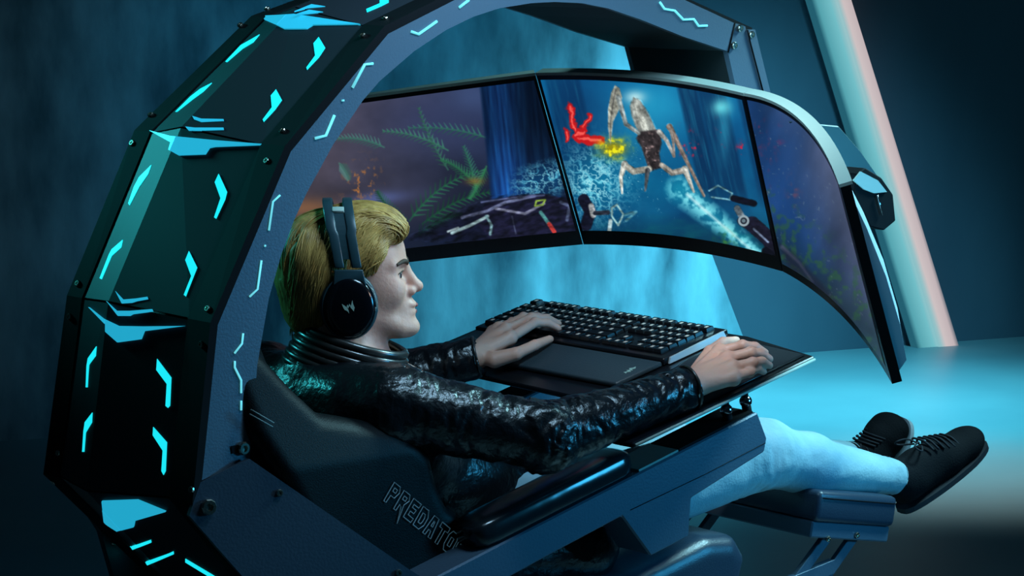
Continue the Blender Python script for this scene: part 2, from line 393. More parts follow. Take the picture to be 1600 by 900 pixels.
# slanted strip light leaning against the recessed wall
def striplight():
    off = OFF - 0.035
    def q(px, py): return wallpt(px, py, off)
    b0, b1, b2 = q(1441, 600), q(1472, 600), q(1505, 600); zf = min(b0[2], b1[2], b2[2])
    t0, t1, t2 = q(1258, 0), q(1296, 0), q(1318, 0)
    def ext(b, t): d = (t - b) / (t[2] - b[2]); return b - d * b[2], b + d * (4.2 - b[2])
    (a0, c0), (a1, c1), (a2, c2) = ext(b0, t0), ext(b1, t1), ext(b2, t2)
    nv = unit(np.cross(WN, c0 - a0)); nv = nv if nv @ WD > 0 else -nv; sgm = [float(a0 @ nv), float(a2 @ nv)]
    m = bpy.data.materials.new('teal_to_rose_diffuser'); m.use_nodes = True; N = m.node_tree.nodes; L = m.node_tree.links; b = N['Principled BSDF']; b.inputs['Base Color'].default_value = (.01, .012, .013, 1); b.inputs['Roughness'].default_value = .6
    g = N.new('ShaderNodeNewGeometry'); dt = N.new('ShaderNodeVectorMath'); dt.operation = 'DOT_PRODUCT'; dt.inputs[1].default_value = tuple(nv); L.new(g.outputs['Position'], dt.inputs[0])
    mr = N.new('ShaderNodeMapRange'); mr.inputs[1].default_value = sgm[0]; mr.inputs[2].default_value = sgm[1]; L.new(dt.outputs['Value'], mr.inputs[0])
    cr = N.new('ShaderNodeValToRGB'); cr.color_ramp.elements[0].color = lin(34, 92, 108); cr.color_ramp.elements[1].color = lin(96, 104, 114)
    for ps_, c_ in ((.12, (84, 160, 170)), (.42, (112, 186, 194)), (.58, (150, 190, 194)), (.70, (204, 190, 190)), (.90, (192, 176, 178))): e = cr.color_ramp.elements.new(ps_); e.color = lin(*c_)
    L.new(mr.outputs[0], cr.inputs[0]); L.new(cr.outputs[0], b.inputs['Emission Color']); b.inputs['Emission Strength'].default_value = 1.0
    M['teal_diffuser'] = M['rose_diffuser'] = m
    root = thing('strip_light', 'tall slanted strip of teal and rose light on the dark back wall', 'lamp', tuple(a1))
    prism('teal_diffuser', [a0, a1, c1, c0], WN * 0.05, M['teal_diffuser'], root)
    prism('rose_diffuser', [a1, a2, c2, c1], WN * 0.06, M['rose_diffuser'], root)
    prism('housing', [a0 + WD * .01 - WN * 0.03, a2 - WD * .01 - WN * 0.03, c2 - WD * .01 - WN * 0.03, c0 + WD * .01 - WN * 0.03], WN * 0.029, M['shaded_concrete'], root)
striplight()

# ------------------------------------------------------------------ the cockpit: arch, base, beams
cock = thing('gaming_cockpit', 'dark arched gaming cockpit frame with glowing cyan inlays surrounding the seated man', 'cockpit', (-0.1, 0, 0))
nN = np.array([-0.04, 1, 0]); oN = np.array([0, -0.172, 0]); nF = np.array([0.04, 1, 0]); oF = np.array([0, 0.172, 0])
def near(px, py): return PP(px, py, oN, nN)
def far(px, py): return PP(px, py, oF, nF)
def mir(p): return np.array([p[0], -p[1], p[2]])
NO = [near(*p) for p in ((480, 1016), (303, 785), (331, 505), (447, 230), (602, 43), (760, -37), (960, -52), (1175, 46))]
FO = [mir(NO[0]), far(70, 740), far(107, 462), far(212, 205), far(394, 27), mir(NO[5]), mir(NO[6]), mir(NO[7])]
cen = np.array([0.2, 0, 0.95]); NK = len(NO)
OUT = []
for i in range(NK):
    t = np.zeros(3)
    for a, b in ((i - 1, i), (i, i + 1)):
        if 0 <= a and b < NK: e = NO[b] - NO[a]; e[1] = 0; t += unit(e)
    n = unit(np.array([-t[2], 0, t[0]])); OUT.append(n if n @ (NO[i] - cen) * 1 > 0 else -n)
NB = [NO[i] + 0.15 * (FO[i] - NO[i]) for i in range(NK)]; FB = [NO[i] + 0.89 * (FO[i] - NO[i]) for i in range(NK)]
LATR = 0.61
RD = [NO[i] + LATR * (FO[i] - NO[i]) + OUT[i] * 0.028 for i in range(NK)]
panels = []
for i in range(NK - 1):
    loops = []
    for j in (i, i + 1):
        o_ = OUT[j]; d = (RD[i + 1] - RD[i]) * (0.006 if j == i else -0.006)
        loops.append([NB[j] + d, RD[j] + d, FB[j] + d, FB[j] + d - o_ * 0.012, RD[j] + d - o_ * 0.012, NB[j] + d - o_ * 0.012])
    pf = [[0, 6, 7], [0, 7, 1], [2, 1, 7], [2, 7, 8], [2, 8, 9, 3], [3, 9, 10, 4], [4, 10, 11, 5], [5, 11, 6, 0], [0, 1, 4, 5], [1, 2, 3, 4], [11, 10, 7, 6], [10, 9, 8, 7]]
    panels.append(mk('back_panel', loops[0] + loops[1], pf, M['gloss'], cock))
    for (A, B_) in ((NO, NB), (FB, FO)):
        loops = [[A[j] + OUT[j] * 0.003, B_[j] + OUT[j] * 0.003, B_[j] - OUT[j] * 0.012, A[j] - OUT[j] * 0.012] for j in (i, i + 1)]
        loft('edge_trim', loops, M['black'], cock)
# smooth inner outline of the side plates
NIpx = [(390, 716), (397, 640), (402, 570), (420, 467), (440, 396), (460, 343), (480, 300), (520, 227), (567, 157), (593, 127), (647, 80), (697, 47), (740, 26), (780, 13), (830, 5), (867, 3), (910, 5), (950, 13), (1000, 30), (1067, 57), (1137, 80)]
NI = [near(*p) for p in NIpx]
side_out = [near(312, 752), near(331, 505)] + [NO[k] for k in (3, 4, 5, 6)] + [near(1147, 36)]
plateN = prism('side_plate', side_out + NI[::-1], nN / np.linalg.norm(nN) * 0.012, M['plate'], cock)
plateF = prism('side_plate', [mir(p) for p in side_out + NI[::-1]], -nF / np.linalg.norm(nF) * 0.012, M['plate'], cock)
loops = [[p + nN * 0.012, mir(p) - nF * 0.012, mir(p) - nF * 0.012 + unit(p - cen) * 0.008 * (1, 0, 1), p + nN * 0.012 + unit(p - cen) * 0.008 * (1, 0, 1)] for p in NI + [near(1150, 138), near(1165, 200)]]
loft('inner_lining', loops, M['soffit'], cock)
# front column that carries the monitors
colN = [near(1137, 80), near(1147, 36), near(1164, 40), near(1192, 152), near(1200, 190), near(1162, 190)]
fN = prism('front_column', colN, nN * 0.012, M['plate'], cock)
prism('front_column', [mir(p) for p in colN], -nF * 0.012, M['plate'], cock)
colE = [near(1166, 46), near(1178, 46), near(1206, 160), near(1214, 195), near(1202, 192), near(1168, 60)]
prism('column_edge', [p - nN * 0.003 for p in colE], nN * 0.02, M['plate'], cock)
prism('column_edge', [mir(p - nN * 0.003) for p in colE], -nF * 0.02, M['plate'], cock)
a_, b_ = near(1178, 46), near(1214, 195)
loft('column_back', [[p + nN * 0.01, mir(p) - nF * 0.01, mir(p) - nF * 0.01 + (0.006, 0, 0), p + nN * 0.01 + (0.006, 0, 0)] for p in (a_, b_)], M['plate'], cock)
for p in ((1154, 44), (1145, 71), (1172, 54)): bolt(near(*p) - nN * 0.004, -nN, 0.007, cock)
tube('seam', [near(1137, 82) - nN * 0.001, near(1148, 36) - nN * 0.001], 0.0016, M['black'], plateN, 6)
tube('seam', [near(*p) - nN * 0.0035 for p in ((1166, 47), (1169, 62), (1203, 192))], 0.0016, M['black'], fN, 6)

# --- light inlays: shapes read off the photograph laid onto the panel facets
def z1(p): return (60 + p[0] / 3, p[1] / 3)
def z2(p): return (60 + p[0] / 3, 280 + p[1] / 3)
def z3(p): return (40 + p[0] * .4, 540 + p[1] * .4)
def z4(p): return (380 + p[0] / 3, p[1] / 3)
def z6(p): return (800 + p[0] / 3, p[1] / 3)
def facet(i, side):
    if side == 'n': o_ = NB[i]; n = np.cross(NB[i + 1] - NB[i], RD[i] - NB[i])
    else: o_ = FB[i]; n = np.cross(FB[i + 1] - FB[i], RD[i] - FB[i])
    n = unit(n); return o_, n if n @ (o_ - cen) > 0 else -n
def clip(poly, a, b, sgn):
    """part of a 2-D outline on one side of the line a-b"""
    f = lambda p: sgn * ((b[0] - a[0]) * (p[1] - a[1]) - (b[1] - a[1]) * (p[0] - a[0])); out = []
    for k in range(len(poly)):
        p, q = poly[k - 1], poly[k]; fp, fq = f(p), f(q)
        if (fp >= 0) != (fq >= 0): t = fp / (fp - fq); out.append((p[0] + (q[0] - p[0]) * t, p[1] + (q[1] - p[1]) * t))
        if fq >= 0: out.append(q)
    return out
def inlay(i, pts, z, m='neon', side=None, th=0.0022, name='light_inlay'):
    pts = [z(p) for p in pts]; a, b = proj(RD[i]), proj(RD[i + 1]); c = proj(NB[i])
    sg = 1 if ((b[0] - a[0]) * (c[1] - a[1]) - (b[1] - a[1]) * (c[0] - a[0])) > 0 else -1
    for sd_, s_ in (('n', sg), ('f', -sg)):
        pl_ = pts if side == sd_ else clip(pts, a, b, s_) if side is None else []
        if len(pl_) < 3: continue
        o_, n = facet(i, sd_); E0 = NB if sd_ == 'n' else FB; ps = []
        for p in pl_:
            A_, B_, C_, D_ = E0[i], E0[i + 1], RD[i + 1], RD[i]; best = None
            for tri in ((A_, B_, C_), (A_, C_, D_)):
                nn = np.cross(tri[1] - tri[0], tri[2] - tri[0]); x = PP(*p, tri[0], nn); e = FO[i] - NO[i]
                w_ = [np.cross(tri[(k + 1) % 3] - tri[k], x - tri[k]) @ nn / (nn @ nn) for k in range(3)]
                if best is None or min(w_) > best[0]: best = (min(w_), x)
            ps.append(best[1])
        prism(name, [x - n * 0.001 for x in ps], n * th, M[m], panels[i])
idn = lambda p: p
inlay(3, [(355, 175), (385, 225), (355, 270), (300, 328), (297, 318), (338, 262), (330, 205)], z4, side='n')
inlay(3, [(155, 420), (182, 470), (150, 515), (97, 572), (92, 562), (135, 505), (130, 450)], z4, side='n')
inlay(2, [(342, 272), (355, 300), (352, 312), (338, 342), (335, 340), (345, 310), (336, 285)], idn, side='n')
inlay(2, [(707, 338), (745, 415), (735, 440), (692, 550), (683, 543), (718, 455), (690, 380)], z2, side='n')
inlay(1, [(515, 52), (570, 125), (565, 235), (557, 243), (548, 235), (553, 150), (512, 95)], z3, side='n')
inlay(1, [(500, 318), (553, 378), (548, 490), (540, 505), (532, 490), (537, 410), (498, 350)], z3, side='n')
inlay(3, [(1038, 163), (1000, 185), (950, 213), (878, 290), (885, 292), (957, 230), (1007, 200)], z1, side='f')
inlay(3, [(814, 390), (760, 418), (715, 453), (643, 525), (652, 524), (724, 467), (772, 432)], z1, side='f')
inlay(2, [(237, 258), (232, 272), (218, 292), (203, 321), (201, 318), (210, 292), (218, 277)], idn, side='f')
inlay(2, [(397, 285), (390, 320), (345, 360), (298, 470), (289, 465), (332, 355), (345, 330)], z2, side='f')
inlay(1, [(278, 3), (275, 40), (249, 75), (243, 163), (237, 163), (240, 80), (245, 50)], z3, side='f')
inlay(1, [(262, 262), (260, 300), (236, 340), (230, 415), (223, 415), (228, 335), (233, 300)], z3, side='f')
inlay(0, [(365, 755), (412, 785), (490, 758), (492, 768), (415, 798)], z3)
inlay(0, [(415, 815), (468, 845), (578, 803), (580, 813), (470, 860)], z3)
inlay(0, [(625, 832), (728, 893), (760, 915), (745, 918), (625, 845)], z3)
inlay(4, [(577, 45), (640, 18), (640, -40), (680, -40), (682, 12), (650, 28), (580, 58)], z4, side='n')
inlay(3, [(722, 545), (765, 558), (868, 560), (870, 568), (765, 573), (730, 560)], z1, 'neon_wing')
inlay(3, [(690, 595), (735, 600), (868, 600), (870, 610), (780, 613), (705, 612)], z1, 'neon_wing')
inlay(2, [(362, 525), (400, 565), (460, 560), (512, 552), (515, 563), (465, 572), (440, 580), (392, 583)], z2, 'neon_wing')
inlay(2, [(320, 572), (370, 618), (430, 618), (535, 610), (537, 620), (445, 632), (430, 640), (372, 640)], z2, 'neon_wing')
inlay(4, [(240, 55), (320, 22), (385, 32), (300, 40)], z4, 'neon_wing')
inlay(4, [(250, 68), (310, 48), (375, 58), (300, 65)], z4, 'neon_wing')
def wing(k, pts, z, i): inlay(k - 1, pts, z, 'neon_wing', name='light_step', th=0.004)
wing(3, [(520, 612), (625, 640), (830, 660), (1085, 680), (830, 690), (805, 695), (785, 725), (660, 730), (615, 705), (625, 670)], z1, 3)
wing(2, [(240, 600), (310, 655), (380, 688), (500, 690), (690, 688), (500, 712), (485, 750), (375, 765), (318, 715), (318, 680)], z2, 2)
wing(4, [(70, 80), (180, 75), (240, 70), (550, 117), (330, 120), (300, 138), (195, 138), (160, 120)], z4, 4)
wing(1, [(300, 605), (440, 600), (550, 645), (430, 680), (425, 705), (360, 722), (310, 690)], z3, 1)
# --- thin light strips on the near side plate
def strip(pts, z, wd=1.5):
    pts = [near(*z(p)) - nN * 0.0015 for p in pts]
    tube('light_strip', pts, wd * 0.0011, M['neon_soft'], plateN, 6)
for pts in ([(1130, 75), (1097, 105), (1078, 240)], [(1060, 308), (1060, 316)], [(1043, 380), (1025, 515), (988, 550)], [(957, 722), (952, 770), (917, 815)]): strip(pts, z2)
for pts in ([(815, 60), (815, 85), (840, 135), (840, 185)], [(840, 215), (840, 252)]): strip(pts, z3)
for pts in ([(605, 298), (567, 302), (510, 410)], [(465, 467), (465, 475)], [(425, 540), (385, 635), (335, 648)], [(905, 100), (820, 160), (785, 148)], [(1055, 0), (1010, 35)]): strip(pts, z4, 2.2)
strip([(690, 10), (712, 42), (760, 50), (800, 92), (850, 90), (872, 122), (912, 120)], z6, 2.0)
# --- bolts along the trims and plates
for (q, i, sd) in (((568, 58), 3, 'n'), ((443, 207), 3, 'n'), ((419, 253), 2, 'n'), ((327, 484), 2, 'n'), ((317, 538), 1, 'n'), ((302, 765), 1, 'n'), ((291, 812), 0, 'n'), ((603, 32), 4, 'n'),
                   ((377, 42), 3, 'f'), ((237, 182), 3, 'f'), ((209, 225), 2, 'f'), ((124, 444), 2, 'f'), ((111, 495), 1, 'f'), ((94, 708), 1, 'f'), ((86, 750), 0, 'f'), ((178, 846), 0, 'f'), ((418, 17), 4, 'f')):
    A, B_ = (NO, NB) if sd == 'n' else (FB, FO)
    n = unit(np.cross(A[i + 1] - A[i], B_[i] - A[i])); n = n if n @ (A[i] - cen) > 0 else -n
    bolt(PP(*q, A[i], n) + n * 0.004, n, 0.0055, cock)
# --- base plates, base and side beams
bo = near(312, 754); bn = unit(np.cross(near(296, 806) - bo, P(640, 890, Y=-0.282) - bo)); bn = bn if bn[1] < 0 else -bn
def onb(X, Z): return np.array([X, bo[1] - (bn[0] * (X - bo[0]) + bn[2] * (Z - bo[2])) / bn[1], Z])
bq = lambda px, py: PP(px, py, bo, bn)
base_poly = [bq(312, 754), bq(390, 717), bq(640, 890), onb(0.20, 0.40), onb(0.42, 0.30), onb(0.42, 0.06), onb(-0.60, 0.06), onb(-0.60, 0.16), onb(-0.30, 0.42), bq(380, 902), bq(296, 806)]
b1 = prism('base_plate', base_poly, -bn * 0.012, M['base'], cock); b2 = prism('base_plate', [mir(p) for p in base_poly], -mir(bn) * 0.012, M['base'], cock)
box('base_foot', (0, 0, 0.03), ((1, 0, 0), (0, 1, 0), (0, 0, 1)), (0.66, 0.38, 0.03), M['black'], cock, 0.008)
box('seat_support', (0.22, 0, 0.22), ((1, 0, 0), (0, 1, 0), (0, 0, 1)), (0.18, 0.12, 0.18), M['black'], cock, 0.01)
for q, r_ in (((325, 792), 0.013), ((436, 770), 0.006), ((622, 895), 0.006)): bolt(bq(*q) + bn * 0.002, bn, r_, b1)
bolt(near(378, 700) - nN * 0.003, -nN, 0.011, plateN); prism('slot', [near(*z3(p)) - nN * 0.001 for p in ((800, 392), (835, 385), (840, 412), (805, 422))], -nN * 0.001, M['black'], plateN)
YM = -0.30
beam = [P(*q, Y=YM) for q in ((600, 945), (687, 899), (1184, 644), (1199, 685), (1195, 706), (1081, 778), (1077, 838), (1017, 869), (972, 807), (856, 869), (760, 922), (640, 985))]
bmN = prism('side_beam', beam, (0, 0.085, 0), M['beam'], cock, 0.003); bmF = prism('side_beam', [mir(p) for p in beam], (0, -0.085, 0), M['beam'], cock, 0.003)
tube('fold_line', [P(*q, Y=YM - 0.0003) for q in ((985, 797), (1100, 742), (1196, 692))], 0.0008, M['black'], bmN, 5)
bdir = unit(beam[2] - beam[1]); bup = unit(np.cross(bdir, (0, 1, 0))); bup = bup if bup[2] > 0 else -bup
def onbeam(s, h): return beam[1] + bdir * s + bup * h + np.array([0, 0.0425, 0])
for s_ in (1, -1):
    par = bmN if s_ > 0 else bmF
    fx = (lambda p: p) if s_ > 0 else mir
    lp = []
    for t, sc in ((0.10, .7), (0.115, .93), (0.14, 1), (0.44, 1), (0.455, .93), (0.468, .7)):
        c_ = onbeam(t, 0.022); ring = []
        for k in range(20):
            a = 2 * math.pi * k / 20; ca, sa = math.cos(a), math.sin(a); ex = 0.55
            ring.append(fx(c_ + np.array([0, 1, 0]) * 0.042 * sc * abs(ca) ** ex * (1 if ca > 0 else -1) + bup * 0.026 * sc * abs(sa) ** ex * (1 if sa > 0 else -1)))
        lp.append(ring)
    loft('armrest_pad', lp, M['arm_pad'], par, smooth=True)
    prism('grey_plate', [fx(onbeam(s, 0) + np.array([0, y, 0])) for s, y in ((0.475, -0.038), (0.575, -0.038), (0.575, 0.038), (0.475, 0.038))], bup * 0.004, M['grey'], par)
    prism('black_insert', [fx(onbeam(s, 0) + np.array([0, y, 0])) for s, y in ((0.58, -0.036), (0.775, -0.036), (0.775, 0.038), (0.58, 0.038))], bup * 0.003, M['black'], par)

# ------------------------------------------------------------------ the chair
chair = thing('gaming_chair', 'black leather bucket gaming seat with winged bolsters under the man', 'chair', (0.2, 0, 0.40))
wing_px = [(405, 528), (443, 566), (473, 607), (511, 649), (549, 655), (617, 666), (650, 687), (671, 710), (682, 757), (697, 790), (726, 811)]
wp = [P(*q, Y=-0.215) for q in wing_px]
poly = [(p[0], p[2]) for p in wp] + [(0.16, 0.60), (0.10, 0.50), (-0.12, 0.50), (-0.24, 0.66), (-0.35, 0.86), (-0.385, 1.00), (-0.37, 1.03)]
def ycN(p): return -0.135 - 0.06 * np.clip((1.0 - p[:, 2]) / 0.2, 0, 1)
sd = SDF().add(s_slab(poly, ycN, 0.035, 0.028))
def wingY(x, z): return -0.135 - 0.06 * min(max((1.0 - z) / 0.2, 0), 1)
wN = sculpt('side_bolster', sd, (-0.55, -0.28, 0.45), (0.22, -0.05, 1.12), 0.006, M['chair'], chair)
v, q = surface(sd, (-0.55, -0.28, 0.45), (0.22, -0.05, 1.12), 0.006); v[:, 1] *= -1
wF = np_mesh('side_bolster', v, q[:, ::-1], M['chair'], chair)
tube('piping', catmull([(p[0] - 0.004, wingY(p[0], p[2]) - 0.018, p[2] - 0.007) for p in wp], 6), 0.0022, M['stitch'], wN, 6)
back = [(-0.37, 1.04), (-0.27, 1.00), (-0.20, 0.84), (-0.06, 0.66), (0.06, 0.56), (0.06, 0.48), (-0.14, 0.50), (-0.28, 0.70), (-0.385, 0.95)]
sculpt('backrest', SDF().add(s_slab(back, 0.0, 0.125, 0.03)), (-0.55, -0.2, 0.42), (0.15, 0.2, 1.15), 0.008, M['chair'], chair)
seat = [(0.02, 0.555), (0.45, 0.50), (0.66, 0.545), (0.74, 0.535), (0.77, 0.49), (0.75, 0.43), (0.68, 0.41), (0.02, 0.41)]
sculpt('seat_cushion', SDF().add(s_slab(seat, 0.0, 0.235, 0.035)), (-0.05, -0.3, 0.36), (0.85, 0.3, 0.62), 0.008, M['pad'], chair)
for q0, q1 in (((392, 640), (428, 661)), ((390, 647), (426, 667))): tube('belt_slot_trim', [P(*q0, Y=-0.211), P(*q1, Y=-0.219)], .0012, M['stitch'], wN, 5)
# outlined lettering on the near bolster
def lettering():
    o0 = P(608, 768, Y=-0.2325); o1 = P(727, 866, Y=-0.2325); ux = unit(o1 - o0); L_ = np.linalg.norm(o1 - o0); uy = np.cross(np.array([0, -1, 0]), ux); uy = unit(uy if uy[2] > 0 else -uy)
    G = {'P': [[(0, 0), (0, 1), (.7, 1), (.9, .75), (.7, .4), (.3, .4), (.25, 0), (0, 0)], [(.28, .62), (.28, .8), (.6, .8), (.6, .62), (.28, .62)]],
         'R': [[(0, 0), (0, 1), (.7, 1), (.9, .75), (.65, .45), (.95, -.45), (.5, .3), (.3, .35), (.25, 0), (0, 0)], [(.28, .62), (.28, .8), (.6, .8), (.6, .62), (.28, .62)]],
         'E': [[(0, 0), (0, 1), (.9, 1), (.85, .78), (.3, .78), (.3, .62), (.75, .62), (.7, .42), (.3, .42), (.3, .22), (.9, .22), (.85, 0), (0, 0)]],
         'D': [[(0, 0), (0, 1), (.65, 1), (.92, .7), (.92, .3), (.65, 0), (0, 0)], [(.28, .25), (.28, .75), (.55, .75), (.64, .6), (.64, .4), (.55, .25), (.28, .25)]],
         'A': [[(0, 0), (.2, 1), (.75, 1), (.95, 0), (.65, 0), (.6, .3), (.35, .3), (.28, 0), (0, 0)], [(.38, .5), (.43, .78), (.53, .78), (.58, .5), (.38, .5)]],
         'T': [[(0, .75), (0, 1), (.95, 1), (.95, .75), (.62, .75), (.62, 0), (.33, 0), (.33, .75), (0, .75)]],
         'O': [[(.2, 0), (0, .25), (0, .75), (.2, 1), (.75, 1), (.95, .75), (.95, .25), (.75, 0), (.2, 0)], [(.32, .28), (.32, .72), (.62, .72), (.62, .28), (.32, .28)]]}
    hgt = 0.036; n = len('PREDATOR'); V = []; Fc = []
    for k, ch in enumerate('PREDATOR'):
        for st in G[ch]:
            pts = [o0 + ux * (L_ * (k + x * 0.88) / n) + uy * (y * hgt - hgt / 2) for x, y in st]
            v_, f_ = tube_geo(pts, 0.0009, 4); b_ = len(V); V += v_; Fc += [[a + b_ for a in f] for f in f_]
    o = mk('lettering', V, Fc, M['letter'], wN); o['label'] = 'outlined PREDATOR lettering'
    o['kind'] = 'stuff'
lettering()

# ------------------------------------------------------------------ the leg rest
leg = thing('leg_rest', 'padded navy leg rest on a black strut bracket under the calves', 'leg rest', (1.05, 0, 0.35))
A_, B2 = P(1279, 766, Y=-0.21), P(1402, 776, Y=-0.21); dd = unit(B2 - A_); uu = unit(np.cross(dd, (0, 1, 0))); uu = uu if uu[2] > 0 else -uu; Ln = np.linalg.norm(B2 - A_)
cc = (A_ + B2) / 2; cc[1] = 0
cu = box('cushion', cc - uu * 0.031, (dd, (0, 1, 0), uu), (Ln / 2, 0.215, 0.031), M['pad'], leg, 0.012, 3)
tube('seam', [cc + dd * a - np.array([0, 0.2165, 0]) - uu * 0.014 for a in (-Ln * .46, 0, Ln * .46)], 0.0012, M['black'], cu, 6)
br_ = box('bracket', cc - uu * 0.078, (dd, (0, 1, 0), uu), (Ln / 2 * .98, 0.205, 0.016), M['beam'], leg, 0.003, 1)
for q in ((1294, 842), (1339, 836)): bolt(P(*q, Y=-0.207), (0, -1, 0), 0.006, br_)
for sY in (-0.185, 0.185):
    for q0, q1 in (((1292, 838), (1228, 925)), ((1336, 834), (1272, 925))):
        a, b = P(*q0, Y=-0.185), P(*q1, Y=-0.185); a[1] = b[1] = sY
        d_ = unit(b - a); box('strut', (a + b) / 2, (d_, (0, 1, 0), np.cross(d_, (0, 1, 0))), (np.linalg.norm(b - a) / 2, 0.006, 0.011), M['beam'], leg, 0.001, 1)
    a, b = np.array([0.45, sY, 0.345]), P(1300, 884, Y=-0.185); b[1] = sY
    d_ = unit(b - a); box('rail', (a + b) / 2, (d_, (0, 1, 0), np.cross(d_, (0, 1, 0))), (np.linalg.norm(b - a) / 2, 0.008, 0.014), M['beam'], leg, 0.001, 1)

# ------------------------------------------------------------------ keyboard tray, keyboard, mouse
tA, tB = P(1266, 557, Y=-0.4), P(992, 690, Y=-0.4); tv = unit(tA - tB); tn = unit(np.cross(tv, (0, 1, 0))); tn = tn if tn[2] > 0 else -tn
def T(px, py, h=0.0): return PP(px, py, tA + tn * h, tn)
def TX(X, Y, h=0.0):
    p = tA + tv * ((X - tA[0]) / tv[0]); p = p.copy(); p[1] = Y; return p + tn * h
tray = thing('keyboard_tray', 'thin black keyboard tray held in front of the man on ball hinges', 'tray', tuple(TX(0.6, 0, -0.02)))
outline = [TX(0.79, 0.40), TX(0.50, 0.40), TX(0.44, 0.22), TX(0.425, -0.15), TX(0.37, -0.30), TX(0.30, -0.33), TX(0.30, -0.40), TX(0.75, -0.405), TX(0.79, -0.20)]
tt = prism('tray_top', [p - tn * 0.011 for p in outline], tn * 0.0105, M['tray'], tray, 0.002, 1)
padp = [TX(0.765, -0.19), TX(0.745, -0.385), TX(0.42, -0.385), TX(0.47, -0.225), TX(0.66, -0.185)]
mp_ = prism('mouse_mat', [p + tn * 0.0002 for p in padp], tn * 0.003, M['mat_pad'], tray)
tube('rim', [p + tn * 0.002 for p in padp + padp[:1]], 0.002, M['tray'], mp_, 6)
tube('edge_strip', [TX(0.305, -0.402, -0.006), TX(0.748, -0.407, -0.006)], 0.0028, M['edge'], tt, 6)
for q in ((1165, 627), (1135, 641)):
    c_ = P(*q, Y=-0.275); pts, fs_ = [], []
    v_, f_ = tube_geo([c_ + tn * 0.012 * math.cos(a) for a in np.linspace(math.pi, 0, 9)], [max(0.0006, 0.012 * math.sin(a)) for a in np.linspace(math.pi, 0, 9)], 14)
    hb = mk('ball_hinge', v_, f_, M['chrome'], tray, True)
    tube('hinge_pin', [c_ + tn * 0.008, c_ + tn * 0.032], 0.007, M['black'], tray, 10); tube('hinge_pin', [c_ - tn * 0.008, c_ - tn * 0.03], 0.009, M['black'], tray, 10)

KX1, KX0, KYl, KYr = 0.775, 0.605, 0.375, -0.165
kb = thing('keyboard', 'black gaming keyboard with pale key legends between both hands', 'keyboard', tuple(TX(0.65, 0.1)))
case = prism('case', [TX(KX1, KYl, .001), TX(KX0, KYl, .001), TX(KX0, KYr, .001), TX(KX1, KYr, .001)], tn * 0.014, M['tray'], kb, 0.003, 2)
prism('side_panel', [TX(KX1 - .01, KYr - .0005, .002), TX(KX0 + .01, KYr - .0005, .002), TX(KX0 + .015, KYr - .0005, .013), TX(KX1 - .015, KYr - .0005, .016)], (0, -0.004, 0), M['silver_side'], kb)
wr = prism('wrist_rest', [TX(KX0 - .004, KYl - .01, .001), TX(0.485, KYl - .015, .001), TX(0.485, KYr + .0, .001), TX(KX0 - .004, KYr, .001)], tn * 0.010, M['wrist'], kb, 0.003, 2)
KAX = Matrix(((float(tv[0]), 0, float(tn[0])), (float(tv[1]), 1, float(tn[1])), (float(tv[2]), 0, float(tn[2]))))
_km = {}
def keymesh(wd, dp):
    k = (round(wd, 4), round(dp, 4))
    if k not in _km:
        v = []
        for (s, h) in ((1.0, 0), (1.0, .003), (0.80, .0085)):
            for x, y in ((-1, -1), (1, -1), (1, 1), (-1, 1)): v.append((x * (dp / 2 - (1 - s) * .008), y * (wd / 2 - (1 - s) * .008), h))
        f = [(8, 9, 10, 11)] + [(i * 4 + j, i * 4 + (j + 1) % 4, i * 4 + 4 + (j + 1) % 4, i * 4 + 4 + j) for i in (0, 1) for j in range(4)]
        me = bpy.data.meshes.new('key'); me.from_pydata(v, [], f); me.materials.append(M['key']); _km[k] = me
    return _km[k]
U = (KYl - KYr - 0.03) / 22.6; RW = (KX1 - KX0 - 0.026) / 6.35
rows = [[1, -1, 1, 1, 1, 1, -.5, 1, 1, 1, 1, -.5, 1, 1, 1, 1, -.25, 1, 1, 1, -.25, 1, 1, 1, 1],
        [1] * 13 + [2, -.25, 1, 1, 1, -.25, 1, 1, 1, 1], [1.5] + [1] * 12 + [1.5, -.25, 1, 1, 1, -.25, 1, 1, 1, 1],
        [1.75] + [1] * 11 + [2.25, -3.5, 1, 1, 1, 1], [2.25] + [1] * 10 + [2.75, -1.25, 1, -1.25, 1, 1, 1, 1],
        [1.25, 1.25, 1.25, 6.25, 1.25, 1.25, 1.25, 1.25, -.25, 1, 1, 1, -.25, 2, 1, 1]]
for ri, rw in enumerate(rows):
    y = KYl - 0.012; x = KX1 - 0.012 - RW * (ri + 0.5 + (0.3 if ri else 0))
    for wk in rw:
        if wk < 0: y += wk * U; continue
        o = link('key', keymesh(wk * U - .002, RW - .002), None, kb); p = TX(x, y - wk * U / 2, 0.015)
        o.matrix_basis = Matrix.Translation(Vector(p)) @ KAX.to_4x4(); y -= wk * U
em = [(0, .2), (.18, .35), (.3, 0), (.42, .4), (.5, .1), (.62, .5), (.75, .2), (1, .6), (.8, .62), (.65, .95), (.5, .55), (.38, .85), (.3, .45), (.1, .7)]
e0 = T(980, 584, .0112); ex_ = unit(T(1004, 572, .0112) - e0) * 0.036; ey_ = np.cross(tn, ex_) * 0.5
prism('emblem', [e0 + ex_ * a + ey_ * b for a, b in em], tn * 0.0006, M['emblem'], wr)
